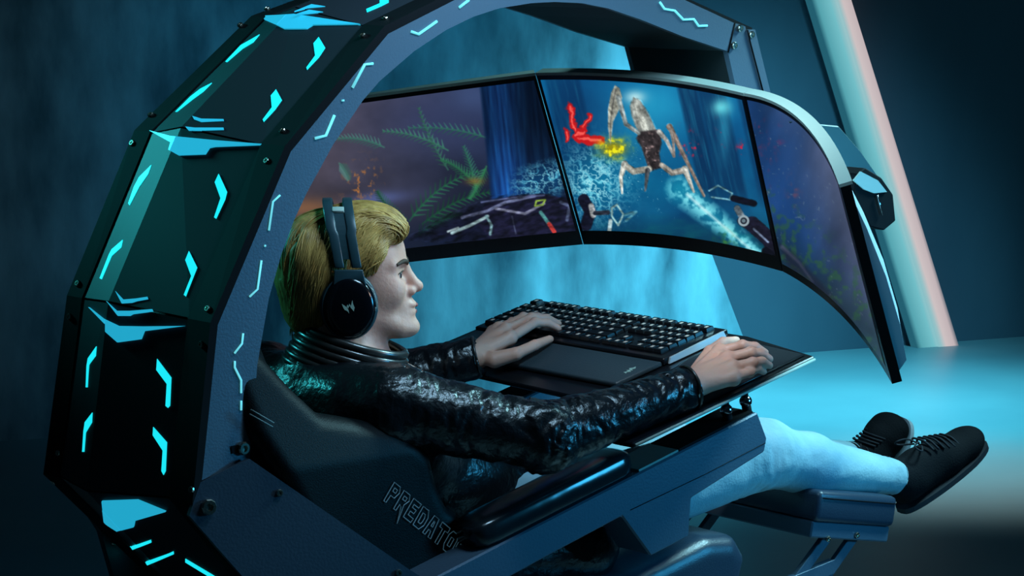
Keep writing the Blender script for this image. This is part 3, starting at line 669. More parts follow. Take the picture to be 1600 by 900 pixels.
# mouse under the right hand
mc = T(1163, 566, 0.012); mdir = unit(T(1190, 556, 0.012) - T(1120, 590, 0.012)); mlat = unit(np.cross(tn, mdir))
mouse = thing('computer_mouse', 'black mouse covered by the right hand on the mouse mat', 'mouse', tuple(mc))
sculpt('shell', SDF().add(s_ell(mc + tn * 0.004, (0.058, 0.031, 0.019), (mdir, mlat, tn))).cut(s_box(mc - tn * 0.030, (0.1, 0.1, 0.021), 0.001, (mdir, mlat, tn)), 0.002), mc - 0.08, mc + 0.08, 0.0025, M['tray'], mouse)
tube('scroll_wheel', [mc + mdir * 0.034 + tn * 0.019 - mlat * 0.004, mc + mdir * 0.034 + tn * 0.019 + mlat * 0.004], 0.006, M['bezel'], mouse, 12)

# ------------------------------------------------------------------ monitors and the picture on them
def stroke(col, x, y, pts, wd, rgb, soft=1.5, taper=None, alpha=1.0):
    d = np.full(x.shape, 1e9); n = len(pts) - 1
    for i in range(n):
        e, t = seg_d(x, y, pts[i], pts[i + 1]); w_ = wd if taper is None else wd + (taper - wd) * (i + t) / n
        d = np.minimum(d, e - w_)
    a = np.clip(0.5 - d / soft, 0, 1) * alpha; col += (np.array(rgb) - col) * a[:, None]
def blob(col, x, y, poly, rgb, soft=1.5, alpha=1.0):
    a = np.clip(0.5 - poly_sd(x, y, poly) / soft, 0, 1) * alpha; col += (np.array(rgb) - col) * a[:, None]
def glow(col, x, y, cx, cy, rx, ry, rgb, alpha=1.0, ang=0.0):
    c, s_ = math.cos(ang), math.sin(ang); u = ((x - cx) * c + (y - cy) * s_) / rx; v_ = (-(x - cx) * s_ + (y - cy) * c) / ry
    a = np.exp(-(u * u + v_ * v_)) * alpha; col += (np.array(rgb) - col) * a[:, None]
def n2(x, y, sx, sy, o=4, seed=0.0): return fbm(np.stack([x / sx + seed, y / sy + seed * 2.1, np.full(x.shape, seed)], -1), o)
def tint(col, a, rgb): col += (np.array(rgb) - col) * np.clip(a, 0, 1)[:, None]
def fern(col, x, y, a, b, bend, ln, rgb, alpha=0.8):
    a = np.array(a, float); b = np.array(b, float); mid = (a + b) / 2 + np.array(bend, float); sp = []
    for t in np.linspace(0, 1, 15): sp.append((1 - t) ** 2 * a + 2 * t * (1 - t) * mid + t * t * b)
    stroke(col, x, y, sp, 1.2, rgb, 2, 0.5, alpha)
    for i in range(1, 15):
        t = sp[i] - sp[i - 1]; t = t / np.linalg.norm(t); nn = np.array([-t[1], t[0]]); L_ = ln * (1 - (i / 15) ** 2) + 2
        for sg in (1, -1): stroke(col, x, y, [sp[i], sp[i] + (nn * sg * 0.8 + t * 0.7) * L_], 1.5, np.array(rgb) * (1.15 if sg > 0 else .8), 2, 0.4, alpha)
def paint(x, y, which):
    col = np.zeros((len(x), 3))
    if which == 'left':
        u = np.clip((x - 470) / 400, 0, 1); v_ = np.clip((y - 130) / 260, 0, 1)
        col[:] = np.array([96, 88, 104]) * (1 - u)[:, None] + np.array([24, 44, 86]) * u[:, None]
        col *= (1.0 - 0.62 * v_ * (0.55 + 0.45 * u))[:, None]; col *= (0.7 + 0.6 * n2(x, y, 60, 45, 4, 1.0))[:, None]
        glow(col, x, y, 680, 190, 90, 50, (52, 62, 100), .6); glow(col, x, y, 740, 150, 40, 26, (66, 86, 130), .6)
        glow(col, x, y, 480, 325, 60, 16, (168, 110, 62), .55); glow(col, x, y, 590, 310, 46, 10, (88, 104, 165), .7, -.1)
        fl = n2(x, y, 5, 6, 3, 4.0); m_ = np.exp(-(((x - 565) / 26) ** 2 + ((y - 285) / 28) ** 2)); tint(col, (fl - .5) * 6 * m_, (176, 112, 58))
        for a, b, bd, ln, c_ in (((700, 235), (600, 205), (0, -14), 10, (58, 122, 100)), ((760, 215), (640, 200), (0, -12), 11, (48, 110, 94)), ((600, 230), (520, 218), (0, -14), 9, (62, 118, 106)),
                                 ((640, 345), (745, 268), (-10, -22), 15, (36, 104, 70)), ((660, 350), (770, 300), (0, -20), 14, (28, 86, 56)), ((700, 265), (655, 170), (-8, 0), 8, (52, 104, 88)),
                                 ((745, 300), (725, 230), (4, 0), 10, (48, 112, 92)), ((640, 360), (590, 300), (-14, -8), 13, (30, 80, 58)), ((650, 370), (720, 335), (0, -10), 13, (24, 84, 48)),
                                 ((745, 290), (690, 250), (0, -12), 9, (44, 112, 78)), ((530, 255), (545, 280), (4, 0), 8, (72, 116, 110)), ((760, 260), (735, 310), (0, 8), 8, (50, 128, 84))): fern(col, x, y, a, b, bd, ln, c_, .75)
        xt = x - (y - 120) * 0.10
        a = np.clip((xt - 746) / 5, 0, 1) * np.clip((862 - xt) / 6, 0, 1); bark = n2(xt, y, 4, 50, 4, 2.0)
        tr = np.stack([8 + 18 * bark, 26 + 62 * bark ** 1.2, 58 + 92 * bark], -1) * (0.55 + 0.65 * np.exp(-((xt - 775) / 28) ** 2))[:, None] * (0.75 + .5 * np.clip((y - 200) / 100, 0, 1))[:, None]
        col += (tr - col) * a[:, None]
        glow(col, x, y, 742, 283, 14, 6, (150, 96, 40), .6)
        g = n2(x, y, 26, 18, 4, 6.0); tint(col, np.clip((y - 335 + (x - 640) * .05) / 40, 0, 1) * (.35 + .6 * g), (18, 28, 52))
        sp = n2(x, y, 16, 12, 5, 9.0); m_ = np.clip(1 - np.abs(y - 288 + (x - 820) * .25) / 34, 0, 1) * np.clip((x - 790) / 40, 0, 1)
        tint(col, m_ * .7, (14, 76, 124)); tint(col, m_ * np.clip(1 - np.abs(sp - .48) * 13, 0, 1), (96, 196, 222)); s3 = n2(x, y, 7, 6, 5, 19.0); tint(col, m_ * np.clip(.9 - np.abs(s3 - .47) * 14, 0, 1), (150, 226, 238))
        pre = col.copy(); blob(col, x, y, [(640, 372), (720, 330), (770, 310), (840, 305), (905, 315), (912, 372), (760, 382)], (14, 16, 32), 12, .85)
        blob(col, x, y, [(742, 345), (760, 318), (800, 306), (850, 303), (890, 312), (900, 350), (880, 368), (770, 378)], (22, 22, 42), 3)
        for pts, wd, c_ in (([(722, 340), (760, 330), (790, 316), (835, 306)], 3, (98, 106, 140)), ([(706, 364), (735, 352), (762, 338)], 3, (150, 180, 185)), ([(760, 338), (768, 352), (766, 366)], 2.5, (120, 160, 168)), ([(775, 326), (820, 334), (850, 318)], 2.5, (120, 124, 150)),
                            ([(752, 316), (800, 309), (850, 305)], 1.6, (88, 98, 140)), ([(800, 338), (806, 365)], 1.2, (60, 66, 92)), ([(845, 332), (858, 350)], 3.5, (80, 150, 150)), ([(858, 350), (866, 362)], 4, (205, 62, 58)), ([(838, 314), (852, 312), (848, 320), (836, 322), (838, 314)], 1.6, (128, 160, 60)), ([(876, 316), (890, 322), (886, 344)], 3, (70, 80, 110)), ([(700, 362), (716, 356)], 2, (150, 170, 175))): stroke(col, x, y, pts, wd * .8, np.array(c_) * .85, 2)
        mk_ = np.abs(col - pre).sum(1) > 6; tx = n2(x + y, y, 9, 5, 5, 61.0); col[mk_] *= (0.1 + 1.9 * tx[mk_])[:, None]
    elif which == 'center':
        v_ = np.clip((y - 120) / 270, 0, 1); nz = n2(x, y, 60, 60, 4, 3.0)
        col[:] = np.stack([6 + 14 * nz, 66 + 74 * nz - 26 * v_, 122 + 70 * nz - 40 * v_], -1)
        glow(col, x, y, 1010, 165, 70, 45, (40, 165, 205), .65); glow(col, x, y, 992, 152, 16, 10, (190, 235, 240), .9)
        glow(col, x, y, 900, 170, 50, 60, (10, 46, 92), .7); glow(col, x, y, 1030, 290, 90, 30, (10, 120, 160), .45)
        for c0, wd, k in ((1072, 18, 1.0), (1108, 24, .9), (1160, 16, .7), (880, 30, .6)):
            xt = x - (y - 130) * 0.22; bark = n2(xt, y, 4, 50, 4, c0 / 77.); a = np.clip((wd - np.abs(xt - c0)) / 6, 0, 1) * np.clip((335 - y) / 40, 0, 1) * k
            tint(col, a * .8, (8, 40, 78)); tint(col, a * np.clip((bark - .45) * 3, 0, 1) * .6, (26, 104, 140))
        glow(col, x, y, 1128, 168, 14, 12, (120, 235, 240), .95); glow(col, x, y, 1132, 200, 10, 45, (50, 160, 195), .55)
        for cx, cy, rx, ry in ((1070, 222, 12, 18), (1082, 235, 10, 12), (1130, 200, 8, 22), (1158, 232, 6, 10)):
            f_ = n2(x, y, 5, 6, 3, cx / 50.); m_ = np.exp(-(((x - cx) / rx) ** 2 + ((y - cy) / ry) ** 2)); tint(col, (f_ - .5) * 7 * m_, (190, 40, 70))
        # dark sea bed, then splashes
        b = y - (332 - (x - 960) * .02); tint(col, np.clip(b / 60, 0, 1) * .75, (6, 44, 62)); g = n2(x, y, 20, 8, 4, 8.0); tint(col, np.clip(b / 50, 0, 1) * (g - .4) * 1.6, (16, 110, 110))
        sp = n2(x, y, 15, 15, 5, 5.0); m_ = np.exp(-(((x - 930) / 42) ** 2 + ((y - 285) / 46) ** 2)); tint(col, m_ * .75, (18, 128, 168)); tint(col, m_ * np.clip(1.1 - np.abs(sp - .48) * 12, 0, 1) * 1.1, (110, 208, 228)); s3 = n2(x, y, 7, 7, 5, 15.5); tint(col, m_ * np.clip(1.0 - np.abs(s3 - .47) * 13, 0, 1), (170, 236, 244))
        sp2 = n2(x, y, 9, 9, 5, 12.0); d_, t_ = seg_d(x, y, (1062, 296), (1190, 402)); m_ = np.clip(1.15 - d_ / (24 - 12 * t_), 0, 1)
        tint(col, m_ * .8, (24, 140, 172)); tint(col, m_ * np.clip((sp2 - .38) * 5, 0, 1), (130, 228, 240)); stroke(col, x, y, [(1074, 304), (1110, 336), (1150, 370), (1182, 398)], 2.2, (205, 244, 248), 5, 1.0, .85)
        tint(col, np.exp(-(((x - 1134) / 15) ** 2 + ((y - 378) / 16) ** 2)) * (n2(x, y, 6, 6, 3, 3.3) - .3) * 2.5, (60, 124, 60))
        st = n2(x, y, 2.2, 2.2, 1, 21.0); tint(col, np.clip((st - .47) * 60, 0, 1) * np.exp(-(((x - 960) / 90) ** 2 + ((y - 280) / 70) ** 2)) * .8, (170, 232, 240))
        # red coral burst and yellow glow
        wob = (n2(x, y, 7, 7, 3, 7.0) - .47) * 14
        for pts, w0 in (([(918, 222), (900, 205), (892, 180), (890, 166)], 5), ([(905, 218), (915, 195), (922, 182)], 5), ([(940, 220), (905, 216)], 7), ([(886, 218), (884, 206)], 5), ([(900, 212), (912, 206)], 6)):
            stroke(col, x + wob, y + wob * .6, pts, w0, (196, 22, 26), 3); stroke(col, x + wob, y + wob * .6, pts, w0 * .3, (248, 92, 84), 2)
        f_ = n2(x, y, 6, 6, 4, 15.0); m_ = np.exp(-(((x - 958) / 20) ** 2 + ((y - 232) / 13) ** 2)); tint(col, m_ * 1.1, (150, 140, 20)); tint(col, m_ * (f_ - .4) * 8, (240, 232, 30))
        # the pale long-limbed creature
        pre = col.copy(); G = (128, 134, 130); D = (52, 46, 48)
        blob(col, x, y, [(984, 165), (990, 152), (1000, 156), (1014, 178), (1026, 204), (1030, 212), (1004, 214), (994, 200), (987, 182)], G, 3); blob(col, x, y, [(989, 160), (996, 160), (1010, 186), (1014, 204), (1002, 204), (992, 180)], (190, 194, 184), 7, .8)
        blob(col, x, y, [(998, 206), (1030, 202), (1034, 222), (1030, 240), (1034, 262), (1014, 268), (1008, 248), (1002, 230), (994, 216)], D, 3); tint(col, np.clip((n2(x, y, 5, 5, 3, 31.) - .5) * 5, 0, 1) * np.clip(-poly_sd(x, y, [(998, 206), (1030, 202), (1034, 262), (1014, 268)]) / 3, 0, 1), (150, 128, 128))
        blob(col, x, y, [(961, 133), (968, 138), (972, 152), (968, 170), (958, 190), (954, 226), (950, 200), (950, 170), (955, 145)], (150, 152, 140), 2); stroke(col, x, y, [(962, 140), (957, 165), (954, 190), (954, 218)], 1.2, (96, 96, 92), 2, .6)
        for pts, w0, w1, c_ in (([(966, 152), (974, 180), (978, 194), (998, 208)], 4, 3, (122, 132, 132)), ([(1030, 206), (1042, 220), (1053, 244)], 4, 2, (150, 150, 146)), ([(1046, 198), (1050, 205), (1072, 250), (1100, 306)], 5, 2, (112, 100, 92)), ([(1053, 244), (1052, 222), (1048, 204)], 2, 2, (130, 122, 116)), ([(1014, 264), (990, 268), (976, 258)], 5, 5, (150, 150, 140)), ([(976, 256), (970, 276), (972, 302)], 5, 1.5, (168, 170, 162)),
                                ([(1034, 258), (1050, 270), (1070, 266)], 4, 5, (140, 136, 128)), ([(1070, 264), (1078, 284), (1084, 300)], 5, 1.5, (176, 178, 168)), ([(1012, 266), (1010, 282), (1008, 298)], 4, 1.5, (66, 72, 78))): stroke(col, x, y, pts, w0, c_, 2, w1); stroke(col, x - 1, y + .5, pts, w0 * .35, np.minimum(np.array(c_) * 1.35, 235), 2, w1 * .3, .7)
        mk_ = np.abs(col - pre).sum(1) > 6; tx = n2(x - y * .4, y, 5, 9, 4, 44.0) * 1.1 + n2(x, y, 3, 3, 2, 47.0) * .5; col[mk_] *= (0.28 + 1.05 * tx[mk_])[:, None]
        pre = col.copy()
        # machine parts along the lower edge
        for pts, wd, c_ in (([(912, 312), (922, 330), (916, 352)], 9, (20, 22, 40)), ([(924, 322), (927, 336)], 4.5, (190, 196, 200)), ([(930, 333), (950, 332)], 3.5, (40, 46, 60)), ([(956, 325), (964, 320), (974, 335), (966, 352), (956, 338), (956, 325)], 1.4, (150, 190, 190)), ([(978, 345), (994, 331), (976, 336)], 2, (70, 130, 150)), ([(954, 345), (952, 362)], 3, (170, 196, 200)), ([(1108, 298), (1122, 290), (1144, 302), (1140, 312), (1112, 308)], 1.2, (120, 180, 196)),
                            ([(1146, 310), (1178, 318)], 5, (14, 16, 30)), ([(1152, 326), (1160, 340)], 5, (110, 124, 134)), ([(1160, 345), (1168, 350)], 8, (36, 42, 56)), ([(1175, 350), (1200, 372), (1216, 396)], 12, (24, 24, 42)), ([(1178, 358), (1200, 378)], 1.6, (120, 140, 170)), ([(1196, 392), (1212, 404)], 6, (10, 12, 24))): stroke(col, x, y, pts, wd, c_, 2)
        mk_ = np.abs(col - pre).sum(1) > 6; tx = n2(x, y, 7, 4, 4, 54.0); col[mk_] *= (0.35 + 1.2 * tx[mk_])[:, None]
        d = np.hypot(x - 1162, y - 345); tint(col, np.clip(2.2 - np.abs(d - 7), 0, 1), (150, 168, 176)); tint(col, np.clip(3.5 - d, 0, 1), (100, 120, 130))
    else:
        u = np.clip((x - 1180 - (y - 160) * .32) / 130, 0, 1); v_ = np.clip((y - 160 - (x - 1170) * .8) / 260, 0, 1); nz = n2(x + y * .2, y, 40, 90, 4, 2.5)
        col[:] = np.array([22, 58, 108]) * (1 - u)[:, None] + np.array([92, 84, 96]) * u[:, None]; col *= (.62 + .8 * nz)[:, None]
        glow(col, x, y, 1225, 260, 26, 90, (34, 74, 132), .6, .35)
        for cx, cy, c_ in ((1185, 210, (150, 40, 70)), (1200, 245, (130, 50, 80)), (1215, 215, (110, 52, 96)), (1240, 300, (110, 70, 90)), (1190, 290, (120, 36, 60))):
            tint(col, (n2(x, y, 6, 9, 3, cx / 31.) - .46) * 3 * np.exp(-(((x - cx) / 10) ** 2 + ((y - cy) / 22) ** 2)), c_)
        tint(col, np.clip((y - 330 - (x - 1220) * .9) / 60, 0, 1) * .6, (22, 40, 42)); g = n2(x, y, 8, 8, 4, 18.0)
        tint(col, np.clip((y - 300 - (x - 1240) * .9) / 60, 0, 1) * np.clip((g - .5) * 6, 0, 1) * .55, (44, 92, 52)); tint(col, np.clip((n2(x, y, 4, 4, 3, 40.) - .66) * 12, 0, 1) * .4, (120, 140, 150))
        stroke(col, x, y, [(1222, 386), (1248, 410), (1270, 440)], 2.5, (120, 130, 160), 4, 1, .7); blob(col, x, y, [(1216, 380), (1240, 395), (1290, 450), (1330, 500), (1240, 432)], (26, 26, 44), 8, .6)
    return np.clip(col, 0, 255)
def bez(a, m_, b): c_ = 2 * m_ - (a + b) / 2; return lambda t: (1 - t) ** 2 * a + 2 * t * (1 - t) * c_ + t * t * b
def monitor(which, label, tp, bt, res, bz):
    root = thing('curved_monitor', label, 'monitor', tuple((bt(0.5))), 'three curved screens around the seat')
    NU = 25; us = np.linspace(0, 1, NU); nr = []
    for u in us:
        t = tp(min(u + .02, 1)) - tp(max(u - .02, 0)); n = unit(np.cross(t, bt(u) - tp(u))); nr.append(n if n @ (np.array([0.0, 0, 1.1]) - tp(u)) > 0 else -n)
    S = lambda u, v_: tp(u) * (1 - v_) + bt(u) * v_
    nrm = lambda u: unit(nr[int(round(u * (NU - 1)))])
    loft('bezel', [[tp(u), bt(u), bt(u) - nrm(u) * .018, tp(u) - nrm(u) * .018] for u in us], M['bezel'], root)
    up_ = lambda u: unit(tp(u) - bt(u))
    loft('top_edge', [[tp(u) + nrm(u) * .001, tp(u) + up_(u) * .006 + nrm(u) * .001, tp(u) + up_(u) * .006 - nrm(u) * .022, tp(u) - nrm(u) * .022] for u in us], M['edge'], root)
    nu, nv = res; uu_ = np.linspace(bz[0], 1 - bz[1], nu); vv = np.linspace(bz[2], 1 - bz[3], nv)
    top = np.array([tp(u) for u in uu_]); bot = np.array([bt(u) for u in uu_]); nn = np.array([nr[int(round(u * (NU - 1)))] for u in uu_])
    V = (top[:, None] * (1 - vv[None, :, None]) + bot[:, None] * vv[None, :, None] + nn[:, None] * .0012).reshape(-1, 3)
    i = np.arange(nu - 1)[:, None] * nv + np.arange(nv - 1)[None]; q = np.stack([i, i + 1, i + nv + 1, i + nv], -1).reshape(-1, 4)
    sc_ = np_mesh('screen', V, q, M['screen'], root)
    qd = V - CAM; dp = qd @ FW; x = 800 + F * (qd @ R) / dp; y = 450 - F * (qd @ UP) / dp
    c_ = paint(x, y, which) / 255; c_ = np.where(c_ <= .04045, c_ / 12.92, ((c_ + .055) / 1.055) ** 2.4)
    at = sc_.data.color_attributes.new('picture', 'FLOAT_COLOR', 'POINT'); at.data.foreach_set('color', np.concatenate([c_, np.ones((len(c_), 1))], 1).astype(np.float32).ravel())
    # back housing bulges away from the sitter
    prof = [(0.06, .018), (0.25, .034), (0.5, .048), (0.75, .052), (0.93, .046), (0.985, .018)]
    loops = []
    for u in np.linspace(0.03, .97, 11): loops.append([S(u, v_) - nrm(round(u * (NU - 1)) / (NU - 1)) * d_ * (1 if .08 < u < .92 else .8) for v_, d_ in prof])
    sh = loft('back_shell', loops, M['shell'], root, closed=True, smooth=False)
    return root, S, nrm, sh
c0, c1, cm = P(838, 118, Y=.3), P(1163, 150, Y=-.3), P(1002, 123, Y=0); d0, d1, dm = P(912, 382, Y=.3), P(1222, 424, Y=-.3), P(1066, 391, Y=0)
monitor('center', 'middle curved screen showing a pale alien creature above splashing cyan water', bez(c0, cm, c1), bez(d0, dm, d1), (340, 270), (.016, .014, .025, .085))
monitor('left', 'left curved screen showing dark ferns and a tree trunk, behind the man\'s head', bez(P(440, 172, Y=.55), P(640, 144, Y=.44), c0 + (0, .002, 0)), bez(P(452, 432, Y=.55), P(690, 404, Y=.44), d0 + (0, .002, 0)), (430, 270), (.02, .012, .025, .085))
rt, rS, rN, rsh = monitor('right', 'right curved screen with murky violet picture, seen edge-on beside the light strip', bez(c1 - (0, .002, 0), P(1252, 192, Y=-.46), P(1313, 293, Y=-.62)), bez(d1 - (0, .002, 0), P(1316, 494, Y=-.47), P(1394, 600, Y=-.62)), (190, 300), (.012, .05, .02, .05))
# mounting plate and clamp on the right screen's back
pl = prism('mount_plate', [P(*q, Y=-.43) for q in ((1238, 190), (1311, 197), (1345, 236), (1377, 282), (1394, 350), (1366, 352), (1330, 300), (1280, 230))], (0, .012, 0), M['mount'], rt, .002, 1)
bolt(P(1271, 201, Y=-.432), (0, -1, 0), .006, pl)
cl = prism('clamp', [P(*q, Y=-.47) for q in ((1334, 300), (1340, 272), (1352, 262), (1378, 278), (1396, 304), (1400, 345), (1382, 360), (1360, 354))], (0, .045, 0), M['black'], rt, .002, 1)
prism('clamp_cover', [P(*q, Y=-.473) for q in ((1334, 282), (1345, 268), (1372, 282), (1386, 300), (1366, 302), (1350, 296))], (0, .003, 0), M['edge'], cl)
tube('clamp_pin', [P(1371, 305, Y=-.474), P(1379, 336, Y=-.474)], .0016, M['chrome'], cl, 6)
for k in range(4):
    a = rS(0.97, .80 + .035 * k) ; q0 = P(1384 + 3.5 * k, 482 + 13 * k, Y=-.575); q1 = P(1388 + 3.5 * k, 493 + 13 * k, Y=-.575)
    tube('vent_slot', [q0, q1], .0014, M['bezel'], rsh, 5)
bolt(P(1406, 546, Y=-.575), (0.8, -0.6, 0), .006, rsh)

# ------------------------------------------------------------------ the man
man = thing('person', 'man in black leather jacket and light jeans reclining with hands on keyboard and mouse', 'person', (0.30, 0, 0.56))
fang = math.radians(-37.4); HX = np.array([math.cos(fang), math.sin(fang), 0]); HY = np.array([-math.sin(fang), math.cos(fang), 0]); HZ = np.array([0, 0, 1.0])
HAX = (HX, HY, HZ)
def Hd(x, y, z): return HEAD + (HX * x + HY * y + HZ * z) / 1000.0
def hs(c, r, rot=0.0):
    ax = HAX
    if rot: cr, sr = math.cos(rot), math.sin(rot); ax = (HX * cr + HZ * sr, HY, -HX * sr + HZ * cr)
    return s_ell(Hd(*c), np.array(r) / 1000.0, ax)
def hc(a, b, ra, rb): return s_cone(Hd(*a), Hd(*b), ra / 1000.0, rb / 1000.0)
NECK = np.array([-0.030, 0.0, 0.925])
SHR, SHL = np.array([-0.040, -0.172, 0.868]), np.array([-0.060, 0.175, 0.868])
ELR = P(852, 684, Y=-0.315); WRR = T(1074, 606, 0.036)
WRL = T(742, 558, 0.036); ELL = np.array([0.24, 0.33, 0.80])
HIP = np.array([0.33, 0, 0.590]); HR, HL = HIP + (0, -0.095, 0), HIP + (0, 0.095, 0)
KNR = P(1186, 706, Y=-0.135); ANR = P(1398, 746, Y=-0.14); KNL = np.array([0.90, 0.12, 0.615]); ANL = P(1322, 716, Y=0.12)
body = SDF()
body.add(hs((-14, 0, 32), (98, 75, 82)), .01)
body.add(hs((34, 0, 42), (60, 64, 56)), .03)
body.add(hs((36, 0, -22), (62, 60, 84)), .03)
for s_ in (1, -1):
    body.add(hc((2, 52 * s_, -52), (84, 20 * s_, -88), 20, 18), .03)
    body.add(hs((62, 38 * s_, -22), (34, 24, 30)), .02)
    body.add(hc((91, 12 * s_, 20), (74, 46 * s_, 22), 7, 8), .012)
body.add(hs((103, 0, -91), (20, 22, 17)), .018)
body.add(hs((88, 0, -56), (25, 28, 30)), .016)
for s_ in (1, -1):
    body.cut(hs((98, 30 * s_, 6), (16, 17, 11)), .014)
    body.add(hs((75, 30 * s_, 4), (14, 15, 13)), .004)
    body.add(hc((91, 20 * s_, 11), (78, 45 * s_, 9), 4, 4), .006)
    body.add(hc((88, 22 * s_, -4), (76, 42 * s_, -3), 3.5, 3.5), .007)
body.add(hc((95, 0, 14), (115, 0, -18), 8.5, 10), .012)
body.add(hs((117, 0, -20), (12, 11, 10)), .006)
for s_ in (1, -1):
    body.add(hs((105, 13 * s_, -27), (11, 8, 8.5)), .006)
    body.cut(hs((110, 6.5 * s_, -36), (5.5, 3.6, 5)), .003)
body.add(hs((106.5, 0, -49.5), (11.5, 21, 6.2), -.25), .005)
body.add(hs((104.5, 0, -64.5), (12, 19, 6.8), .2), .005)
body.cut(hc((116, 0, -57), (98, 21, -58.5), 1.7, 1.2), .003); body.cut(hc((116, 0, -57), (98, -21, -58.5), 1.7, 1.2), .003)
for s_ in (1, -1): body.add(hs((-2, 76 * s_, -8), (18, 8, 30)), .006)
body.add(s_cone(Hd(-12, 0, -60), NECK + (0.0, 0, 0.0), .060, .064), .03)
# torso, arms and legs carry on below the clothes
body.add(s_cone(NECK, (0.10, 0, 0.78), .07, .11), .04); body.add(s_cone((0.10, 0, 0.78), HIP, .11, .10), .04)
for a, b, c_ in ((SHR, ELR, WRR), (SHL, ELL, WRL)):
    body.add(s_cone(NECK - (0, 0, .03), a, .05, .045), .03); body.add(s_cone(a, b, .042, .034), .02); body.add(s_cone(b, c_, .034, .0255), .02)
for a, b, c_ in ((HR, KNR, ANR), (HL, KNL, ANL)):
    body.add(s_cone(a, b, .07, .045), .03); body.add(s_cone(b, c_, .042, .026), .02)
def hand(fin, thumb, wr_, palm_r=.013):
    """fin: per finger [(px,py,h) MCP, PIP, tip]; all measured above the tray plane"""
    mcp = []
    for k, f in enumerate(fin):
        p = [T(*q) for q in f]; r0 = (.0098, .0102, .0096, .0084)[k]
        if len(p) == 3: p = [p[0], p[1], p[1] * .42 + p[2] * .58 + tn * .006, p[2]]
        body.add(s_cone(wr_, p[0], .019, palm_r), .010)
        for j in range(3): body.add(s_cone(p[j], p[j + 1], r0 * (1.04, .93, .86)[j], r0 * (.95, .86, .74)[j]), .0035)
        body.add(s_ell(p[0] + tn * .003, (.0115,) * 3), .006); body.add(s_ell(p[1] + tn * .001, (r0 * 1.02,) * 3), .004); mcp.append(p[0])
    for a, b in zip(mcp, mcp[1:]): body.add(s_cone(a - tn * .004, b - tn * .004, .0115, .0115), .006)
    mid = sum(mcp) / 4; body.add(s_cone(wr_ * .7 + mid * .3 - tn * .004, mid * .75 + wr_ * .25 - tn * .006, .020, .018), .012)
    p = [T(*q) for q in thumb]
    for j in range(3): body.add(s_cone(p[j], p[j + 1], (.0165, .0115, .0100)[j], (.0125, .0102, .0078)[j]), (.012, .005, .003)[j])
    return [T(*f[-1]) for f in fin], p
RF = [[(1124, 549, .046), (1160, 540, .050), (1195, 551, .026)], [(1136, 560, .049), (1173, 551, .049), (1202, 561, .024)], [(1144, 574, .045), (1176, 567, .043), (1202, 571, .022)], [(1146, 590, .034), (1172, 582, .031), (1193, 581, .015)]]
rtip, rth = hand(RF, [(1092, 580, .030), (1110, 550, .036), (1130, 535, .030), (1150, 532, .018)], WRR)
LF = [[(797, 528, .050), (836, 504, .052), (872, 513, .026)], [(790, 516, .055), (831, 497, .055), (872, 506, .024)], [(780, 514, .052), (818, 496, .050), (858, 502, .022)], [(770, 520, .044), (800, 503, .042), (836, 504, .022)]]
ltip, lth = hand(LF, [(772, 562, .030), (806, 553, .034), (836, 539, .032), (859, 530, .022)], WRL)
sculpt('body', body, (-0.24, -0.45, 0.46), (1.60, 0.45, 1.24), .0028, M['skin'], man)
# eyes, brows, lips
for s_ in (1, -1):
    e = Hd(80.5, 30 * s_, 3.5)
    v_, f_ = tube_geo([e + HX * .0105 * math.cos(a) for a in np.linspace(math.pi, 0, 9)], [max(.0004, .0105 * math.sin(a)) for a in np.linspace(math.pi, 0, 9)], 14)
    ey = mk('eye', v_, f_, M['eye'], man, True)
    d_ = unit(HX * 1.0 + HY * 0.12 * s_); tube('iris', [e + d_ * .0085, e + d_ * .0108], .0052, M['iris'], ey, 12)
    tube('eyelashes', catmull([Hd(94, 19 * s_, 9), Hd(93.5, 29 * s_, 10.5), Hd(88, 40 * s_, 8), Hd(82, 45 * s_, 5)], 4), .0011, M['brow'], ey, 5)
    tube('eyebrow', catmull([Hd(101, 8 * s_, 20), Hd(100, 20 * s_, 25), Hd(94, 36 * s_, 28), Hd(82, 52 * s_, 23)], 5), [.0026 + .0016 * math.sin(math.pi * k / 15) for k in range(16)], M['brow'], man, 8)
tube('upper_lip', catmull([Hd(100, -19, -56), Hd(111, -9, -52.5), Hd(115.5, 0, -52.5), Hd(111, 9, -52.5), Hd(100, 19, -56)], 5), [.0012 + .003 * math.sin(math.pi * k / 20) for k in range(21)], M['lip'], man, 8)
tube('lower_lip', catmull([Hd(100, -18, -59), Hd(109, -9, -62.5), Hd(113.5, 0, -63.5), Hd(109, 9, -62.5), Hd(100, 18, -59)], 5), [.0012 + .0036 * math.sin(math.pi * k / 20) for k in range(21)], M['lip'], man, 8)
# ---- hair: combed-back mass with loose strands
hair = SDF()
hair.add(hs((-34, 0, 32), (92, 85, 80)), .02); hair.add(hs((-52, 0, -10), (74, 82, 84)), .03); hair.add(hs((-62, 0, -62), (44, 64, 50)), .03)
hair.add(hs((28, 0, 86), (58, 66, 38), -.12), .025); hair.add(hs((62, -10, 84), (36, 52, 27), -.2), .02); hair.add(hs((76, -24, 72), (22, 30, 20), -.5), .015)
for s_ in (1, -1): hair.add(hs((34, 62 * s_, 40), (36, 16, 36)), .015); hair.add(hs((52, 60 * s_, 18), (9, 9, 22)), .01)
hair.cut(hs((104, 0, -6), (66, 120, 68)), .02); hair.cut(hs((40, 0, -78), (72, 60, 60)), .02)
def hdisp(p):
    q = (p - HEAD) @ np.stack([HX, HY, HZ], 1); a = np.arctan2(q[:, 2] + .0, q[:, 0] + .02)
    r_ = np.sqrt(q[:, 0] ** 2 + q[:, 2] ** 2)
    n_ = fbm(np.stack([q[:, 1] * 130, r_ * 170, a * 3.2], -1), 3); return (n_ - .45) * .007
